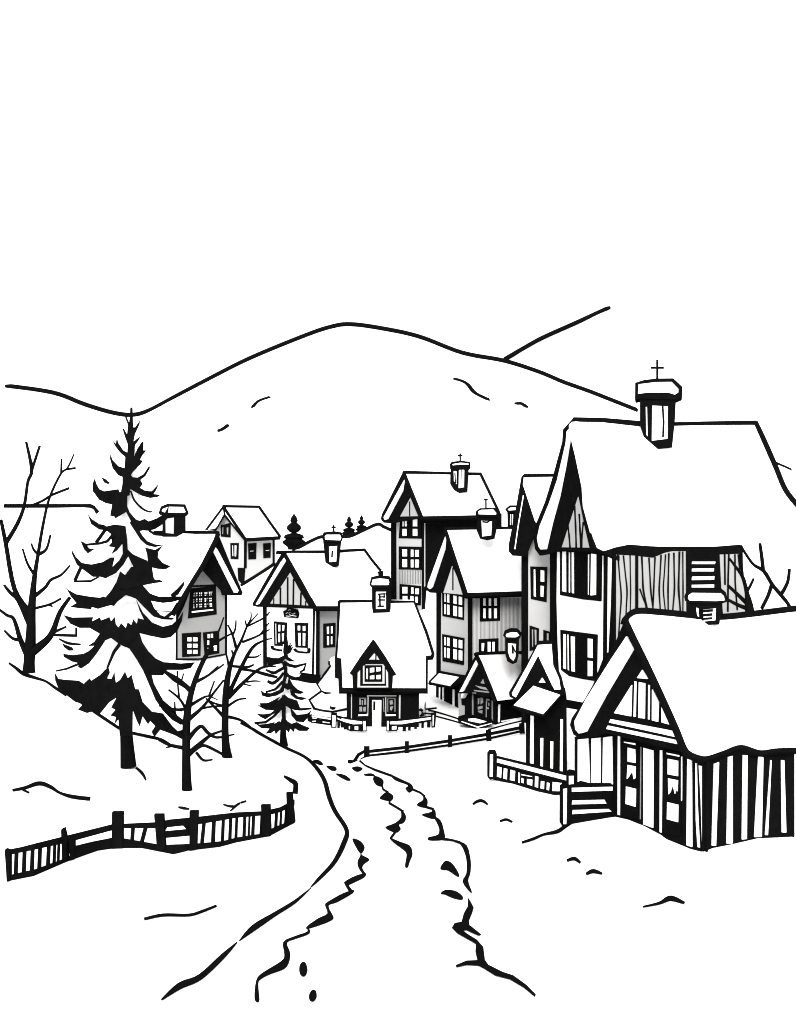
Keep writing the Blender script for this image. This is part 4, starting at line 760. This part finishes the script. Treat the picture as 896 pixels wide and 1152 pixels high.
wing('low dark board fence between the small fir and the snowy bush', z14, 31.6, 31.8, 345, 381,
     [[(556, 792), (712, 818), (712, 828), (556, 805)], [(560, 835), (590, 832), (592, 842), (562, 845)], [(640, 838), (700, 848), (700, 855), (640, 848)]],
     [[(525, 790), (560, 785), (560, 850), (525, 835)], rib([(540, 795), (715, 832)], 13), rib([(555, 835), (720, 858)], 26), rib([(560, 825), (715, 842)], 12), rib([(600, 815), (640, 850)], 8), rib([(750, 800), (820, 835), (896, 850)], 8)] + [rib([(x, 840), (x, y)], w) for x, y, w in ((765, 890, 16), (800, 885, 12), (835, 900, 16), (870, 910, 26))],
     [([(708, 778), (752, 778), (748, 888), (708, 888)], [(716, 790), (744, 792), (742, 880), (716, 880)])])
pl = thing('garden_plant', gp(478, 806), 'tiny dark upright shoot with low twigs at the end of the cottage fence', 'plant')
pq = Plane((0, 34.8, 0), (0, -1, 0))
B(pl, 'stem', pq, z25, [[(728, 800), (730, 765), (738, 738), (746, 765), (744, 805)], rib([(735, 800), (738, 860)], 10)], GL, 0, .06)
B(pl, 'twig', pq, z25, [rib([(682, 812), (720, 818)], 12), rib([(700, 800), (712, 840), (700, 866)], 8), rib([(690, 862), (730, 855)], 10), rib([(715, 840), (822, 850)], 9), rib([(740, 808), (832, 797)], 10)], BLACK, .02, .05)

# porch fence and gate beside the striped cottage
cv = Curtain([(x, 7200 / (y - 600)) for x, y in z20([(48, 302), (200, 328), (340, 372), (440, 394), (580, 400)])])
f0 = thing('porch_fence', gp(595, 885), 'black and white balustrade fence with capped end posts in front of the narrow shed', 'fence')
B(f0, 'picket_panel', cv, z20, [(80, 200), (520, 312), (515, 388), (440, 394), (340, 372), (200, 327), (80, 302)], BLACK, 0, .05)
B(f0, 'baluster', cv, z20, [[(103, 222), (132, 230), (128, 292), (100, 285)], [(142, 232), (165, 238), (162, 302), (138, 295)], [(182, 242), (212, 250), (208, 312), (178, 305)], [(228, 258), (240, 262), (238, 325), (228, 320)], [(328, 280), (349, 284), (347, 352), (326, 345)], [(362, 310), (385, 312), (382, 360), (360, 355)],
    [(398, 318), (416, 322), (412, 368), (396, 362)], [(432, 315), (515, 325), (510, 373), (430, 370)], [(245, 268), (312, 282), (312, 288), (245, 276)], [(245, 292), (262, 296), (262, 326), (246, 320)], [(280, 298), (314, 302), (312, 340), (280, 330)]], WHITE, .02, .04)
B(f0, 'rail_edge', cv, z20, [(88, 160), (520, 266), (520, 320), (88, 206)], BLACK, .05, .08)
B(f0, 'rail', cv, z20, [(88, 172), (520, 280), (518, 309), (85, 196)], WHITE, .07, .04)
for bp_, wp in (([(48, 150), (60, 132), (95, 133), (102, 150), (98, 292), (62, 302), (48, 288)], [(60, 152), (80, 152), (78, 285), (58, 285)]), ([(515, 262), (540, 250), (566, 255), (572, 270), (572, 340), (515, 335)], [(528, 280), (559, 278), (559, 328), (528, 332)])):
    p = B(f0, 'post', cv, z20, bp_, BLACK, .11, .16); B(p, 'post_face', cv, z20, wp, WHITE, .125, .03)
cv = Curtain([(x, 7200 / (y - 600)) for x, y in [(628, 930), (692, 919)]])
f0 = thing('board_gate', gp(650, 925), 'short three-board gate with a tall white post, joined to the striped cottage corner', 'gate')
B(f0, 'board_panel', cv, z20, [(528, 335), (560, 335), (600, 312), (650, 325), (792, 326), (800, 330), (812, 540), (700, 545), (620, 560), (535, 590)], BLACK, 0, .06)
B(f0, 'board', cv, z20, [(545, 350), (790, 343), (790, 368), (545, 375)], WHITE, .02, .04)
B(f0, 'board', cv, z20, [(548, 425), (740, 420), (755, 445), (545, 450)], WHITE, .02, .04)
B(f0, 'board', cv, z20, [(550, 482), (765, 475), (785, 492), (548, 508)], WHITE, .02, .04)
p = B(f0, 'post', cv, z20, [(480, 345), (500, 329), (530, 338), (537, 578), (497, 584), (480, 562)], BLACK, .08, .14)
B(p, 'post_face', cv, z20, [(494, 356), (519, 353), (515, 567), (495, 567)], WHITE, .095, .03)

# ------------------------------------------------------------------ marks in the snow: crest and road edges, ruts, footprints, ripples, painted root shadow
gmark('bank_edge_and_shadow', z2, [rib([(32, 276), (55, 292), (85, 315), (130, 330), (165, 342), (200, 366), (240, 392)], [6, 9, 12, 9, 7, 9, 10], True), rib([(262, 395), (345, 455), (430, 512)], [10, 10, 9], True), rib([(470, 527), (530, 540), (580, 552), (610, 570)], [8, 9, 8, 8], True)])
gmark('bank_edge_and_shadow', z11, [rib([(495, 1076), (522, 1100), (538, 1122), (548, 1145)], [10, 14, 12, 6], True)])  # shadow at the spruce roots, painted as a black stroke on the snow
gmark('bank_edge_and_shadow', z12, [rib([(372, 705), (440, 725), (520, 785), (628, 843)], [14, 11, 12, 12], True)])
gmark('bank_edge_and_shadow', z14, [rib([(0, 434), (100, 448), (200, 475), (290, 498)], [16, 16, 22, 14], True), rib([(430, 512), (520, 530), (590, 536), (655, 512)], [10, 14, 12, 10], True)])
gmark('bank_edge_and_shadow', z14, [[(452, 508), (478, 466), (540, 474), (620, 478), (656, 488), (642, 514), (590, 532), (520, 526)]])
gmark('road_edge', z22, [rib([(375, -62), (425, -35), (480, -2), (560, 42), (640, 80), (690, 125), (725, 180), (745, 250), (770, 310), (818, 388), (806, 445), (765, 525), (700, 595), (667, 629)], [10, 10, 10, 10, 10, 14, 16, 17, 16, 16, 19, 16, 12, 3], True),
      rib([(668, 632), (600, 690), (520, 740), (430, 798), (369, 853)], [3, 13, 16, 23, 3], True), rib([(360, 859), (300, 918), (205, 1005), (120, 1042), (43, 1101)], [4, 19, 22, 25, 6], True)])
gmark('wheel_track', z23, [smooth_poly(p, 3) for p in ([(62, 425), (95, 435), (113, 462), (98, 487), (80, 465)], [(96, 483), (104, 495), (133, 512), (112, 530), (103, 548), (117, 572), (110, 578), (88, 547), (84, 520), (95, 498)],
      [(117, 570), (110, 588), (62, 612), (47, 622), (65, 645), (55, 656), (30, 616), (32, 604), (72, 582)])])
gmark('wheel_track', z22, [smooth_poly(p, 3) for p in ([(845, 640), (842, 654), (780, 690), (742, 706), (762, 750), (757, 765), (720, 782), (655, 802), (655, 790), (700, 758), (738, 738), (728, 702), (745, 686), (800, 655)],
      [(655, 793), (663, 822), (600, 846), (568, 862), (582, 905), (576, 945), (555, 972), (500, 992), (462, 1012), (448, 1032), (453, 1100), (442, 1110), (433, 1090), (440, 1020), (465, 988), (545, 938), (558, 910), (553, 858), (600, 834), (653, 815), (651, 800)])])
gmark('wheel_track', z23, [smooth_poly(p, 3) for p in ([(110, 155), (140, 151), (155, 160), (120, 161)], [(148, 172), (165, 164), (191, 180), (186, 205), (160, 198)], [(177, 252), (205, 230), (233, 246), (222, 267), (185, 260)],
      [(265, 303), (286, 330), (278, 357), (256, 366), (264, 385), (242, 400), (200, 378), (240, 360), (266, 335)], [(218, 421), (260, 438), (302, 455), (313, 490), (302, 520), (293, 546), (282, 540), (289, 492), (275, 472), (235, 442)])]
      + [rib([(185, 198), (190, 218), (212, 232)], 7), rib([(220, 262), (216, 276), (250, 296), (275, 312)], 8), rib([(244, 394), (222, 424)], 8), rib([(140, 155), (170, 172)], 5)])
gmark('wheel_track', z23, [smooth_poly(p, 3) for p in ([(222, 156), (270, 178), (306, 195), (316, 215), (300, 232), (284, 214), (294, 200), (240, 179)], [(358, 240), (376, 265), (369, 294), (333, 286), (340, 274), (358, 262)], [(393, 296), (409, 310), (406, 342), (360, 330), (356, 322), (394, 312)],
      [(403, 333), (430, 348), (443, 385), (445, 427), (385, 432), (380, 420), (420, 408), (424, 378)], [(506, 438), (541, 455), (557, 520), (555, 570), (546, 603), (562, 650), (550, 645), (523, 605), (539, 570), (539, 512), (524, 465)])]
      + [rib([(92, 98), (115, 118), (160, 138), (228, 162)], [6, 5, 8, 8]), rib([(308, 216), (345, 232), (365, 248)], 7), rib([(362, 290), (402, 302)], 8), rib([(438, 426), (480, 432), (512, 442)], [10, 7, 10])]
      + [[(545, 672), (556, 690), (569, 715), (562, 740), (549, 770), (551, 788), (570, 803), (601, 828), (592, 834), (560, 820), (538, 809), (525, 813), (550, 830), (582, 850), (609, 880), (616, 935), (630, 955), (690, 985), (735, 1000), (790, 1040), (829, 1080), (825, 1090), (780, 1052), (720, 1016), (660, 1001), (610, 970), (590, 959), (540, 956), (497, 966), (494, 957), (540, 938), (585, 936), (577, 900), (579, 868), (500, 823), (478, 800), (490, 780), (519, 775), (528, 740), (545, 710)]])
fp = [(z22, [(676, 99), (700, 95), (720, 112), (705, 116)]), (z22, [(733, 120), (770, 123), (775, 138), (755, 139)]), (z22, [(773, 152), (810, 158), (835, 178), (820, 181), (790, 166)]), (z23, [(60, 127), (85, 122), (105, 132), (85, 144), (68, 138)]),
      (z22, [(637 + 17 * math.cos(a * .6), 972 + 31 * math.sin(a * .6)) for a in range(10)]), (z22, [(677 + 16 * math.cos(a * .6) + 3 * math.sin(a * .6) * -1, 1083 + 25 * math.sin(a * .6)) for a in range(10)]),
      (z23, [(430, 550), (436, 534), (452, 518), (475, 525), (495, 550), (509, 578), (500, 583), (462, 558), (440, 556)]), (z23, [(431, 655), (450, 640), (490, 643), (515, 658), (524, 670), (518, 681), (480, 673), (450, 659)])]
for z, p in fp: gmark('footprint', z, [smooth_poly(p, 3)])
for z, pts, w in ((z10b, [(22, 385), (60, 377), (112, 377), (140, 369), (168, 358)], [5, 5.5, 5, 5, 4]), (z23, [(566, 281), (580, 270), (597, 265), (612, 269), (628, 282)], [7, 10, 11, 10, 6]), (z23, [(679, 352), (705, 344), (731, 355)], [7, 9, 7]),
      (z20, [(250, 678), (320, 655), (380, 630), (460, 612), (510, 580), (570, 545)], [12, 15, 13, 20, 18, 10]), (z9, [(247, 803), (268, 797), (285, 809)], [6, 9, 6]), (z26, [(333, 10), (352, 2), (376, 9)], [6, 10, 5]), (z26, [(485, 98), (530, 88), (560, 75), (597, 88)], [4, 7, 13, 6]),
      (z2, [(45, 735), (90, 726), (140, 710), (180, 722), (215, 744), (260, 758), (325, 766)], [8, 10, 13, 12, 8, 12, 12]), (z2, [(82, 733), (105, 744)], [7, 6]), (z7, [(60, 745), (100, 752), (235, 795), (330, 845)], [6, 6, 6, 6]), (z7, [(95, 775), (170, 795), (240, 815)], [5, 6, 5]), (z19, [(690, 250), (780, 225), (865, 205)], [5, 4, 4])):
    gmark('snow_ripple', z, [rib(pts, w, True)])
for label, y0, brs in (('forked black twig lying on the snow behind the picket fence', 0, [[(805, 790, 7), (840, 797, 11), (862, 785, 9), (886, 777, 8)], [(830, 812, 6), (852, 793, 8)]]),
                       ('short single black twig lying beside a fence post of the picket fence', 0, [[(643, 799, 7), (662, 803, 12), (682, 806, 6)]])):
    q0 = z2([brs[0][0][:2]])[0]; t = thing('fallen_twig', gp(*q0), label, 'twig')
    for br in brs:
        q = cr([z2([b[:2]])[0] + (b[2] / z2.k,) for b in br], 4)
        P = [gp(x, y, .03) for x, y, w in q]; tube('twig_stem', P, [w / 2 * p.y / F for (x, y, w), p in zip(q, P)], BLACK, t, 6)

# ------------------------------------------------------------------ camera, sky, sun
cam = bpy.data.objects.new('camera', bpy.data.cameras.new('camera')); C.objects.link(cam)
cam.location = CAM; cam.rotation_euler = (math.radians(90), 0, 0)
cd = cam.data; cd.sensor_fit = 'HORIZONTAL'; cd.sensor_width = 36; cd.lens = 36 * F / 896; cd.shift_y = (HY - 576) / 896
cd.clip_start = .1; cd.clip_end = 3000
sc.camera = cam
sc.cycles.filter_width = 1.1
w = bpy.data.worlds.new('World'); sc.world = w; w.use_nodes = True
nt = w.node_tree; bg = nt.nodes['Background']
sky = nt.nodes.new('ShaderNodeTexSky'); sky.sky_type = 'NISHITA'; sky.sun_disc = False
EL, AZ = math.radians(34), math.radians(172)
sky.sun_elevation = EL; sky.sun_rotation = AZ
hs = nt.nodes.new('ShaderNodeHueSaturation'); hs.inputs['Saturation'].default_value = 0.0; hs.inputs['Value'].default_value = .12
mx = nt.nodes.new('ShaderNodeMixRGB'); mx.inputs['Fac'].default_value = .12; mx.inputs['Color1'].default_value = (1, 1, 1, 1)   # snow-bright overcast
nt.links.new(sky.outputs['Color'], hs.inputs['Color']); nt.links.new(hs.outputs['Color'], mx.inputs['Color2']); nt.links.new(mx.outputs['Color'], bg.inputs['Color'])
bg.inputs['Strength'].default_value = 2.0
sl = bpy.data.lights.new('sun', 'SUN'); sl.energy = 5.0; sl.angle = math.radians(30); sl.color = (1, .985, .96)
so = bpy.data.objects.new('sun', sl); C.objects.link(so)
so.rotation_euler = (math.radians(90) - EL, 0, math.radians(-8))
sc.view_settings.view_transform = 'Standard'; sc.view_settings.look = 'None'; sc.view_settings.exposure = 0; sc.view_settings.gamma = 1
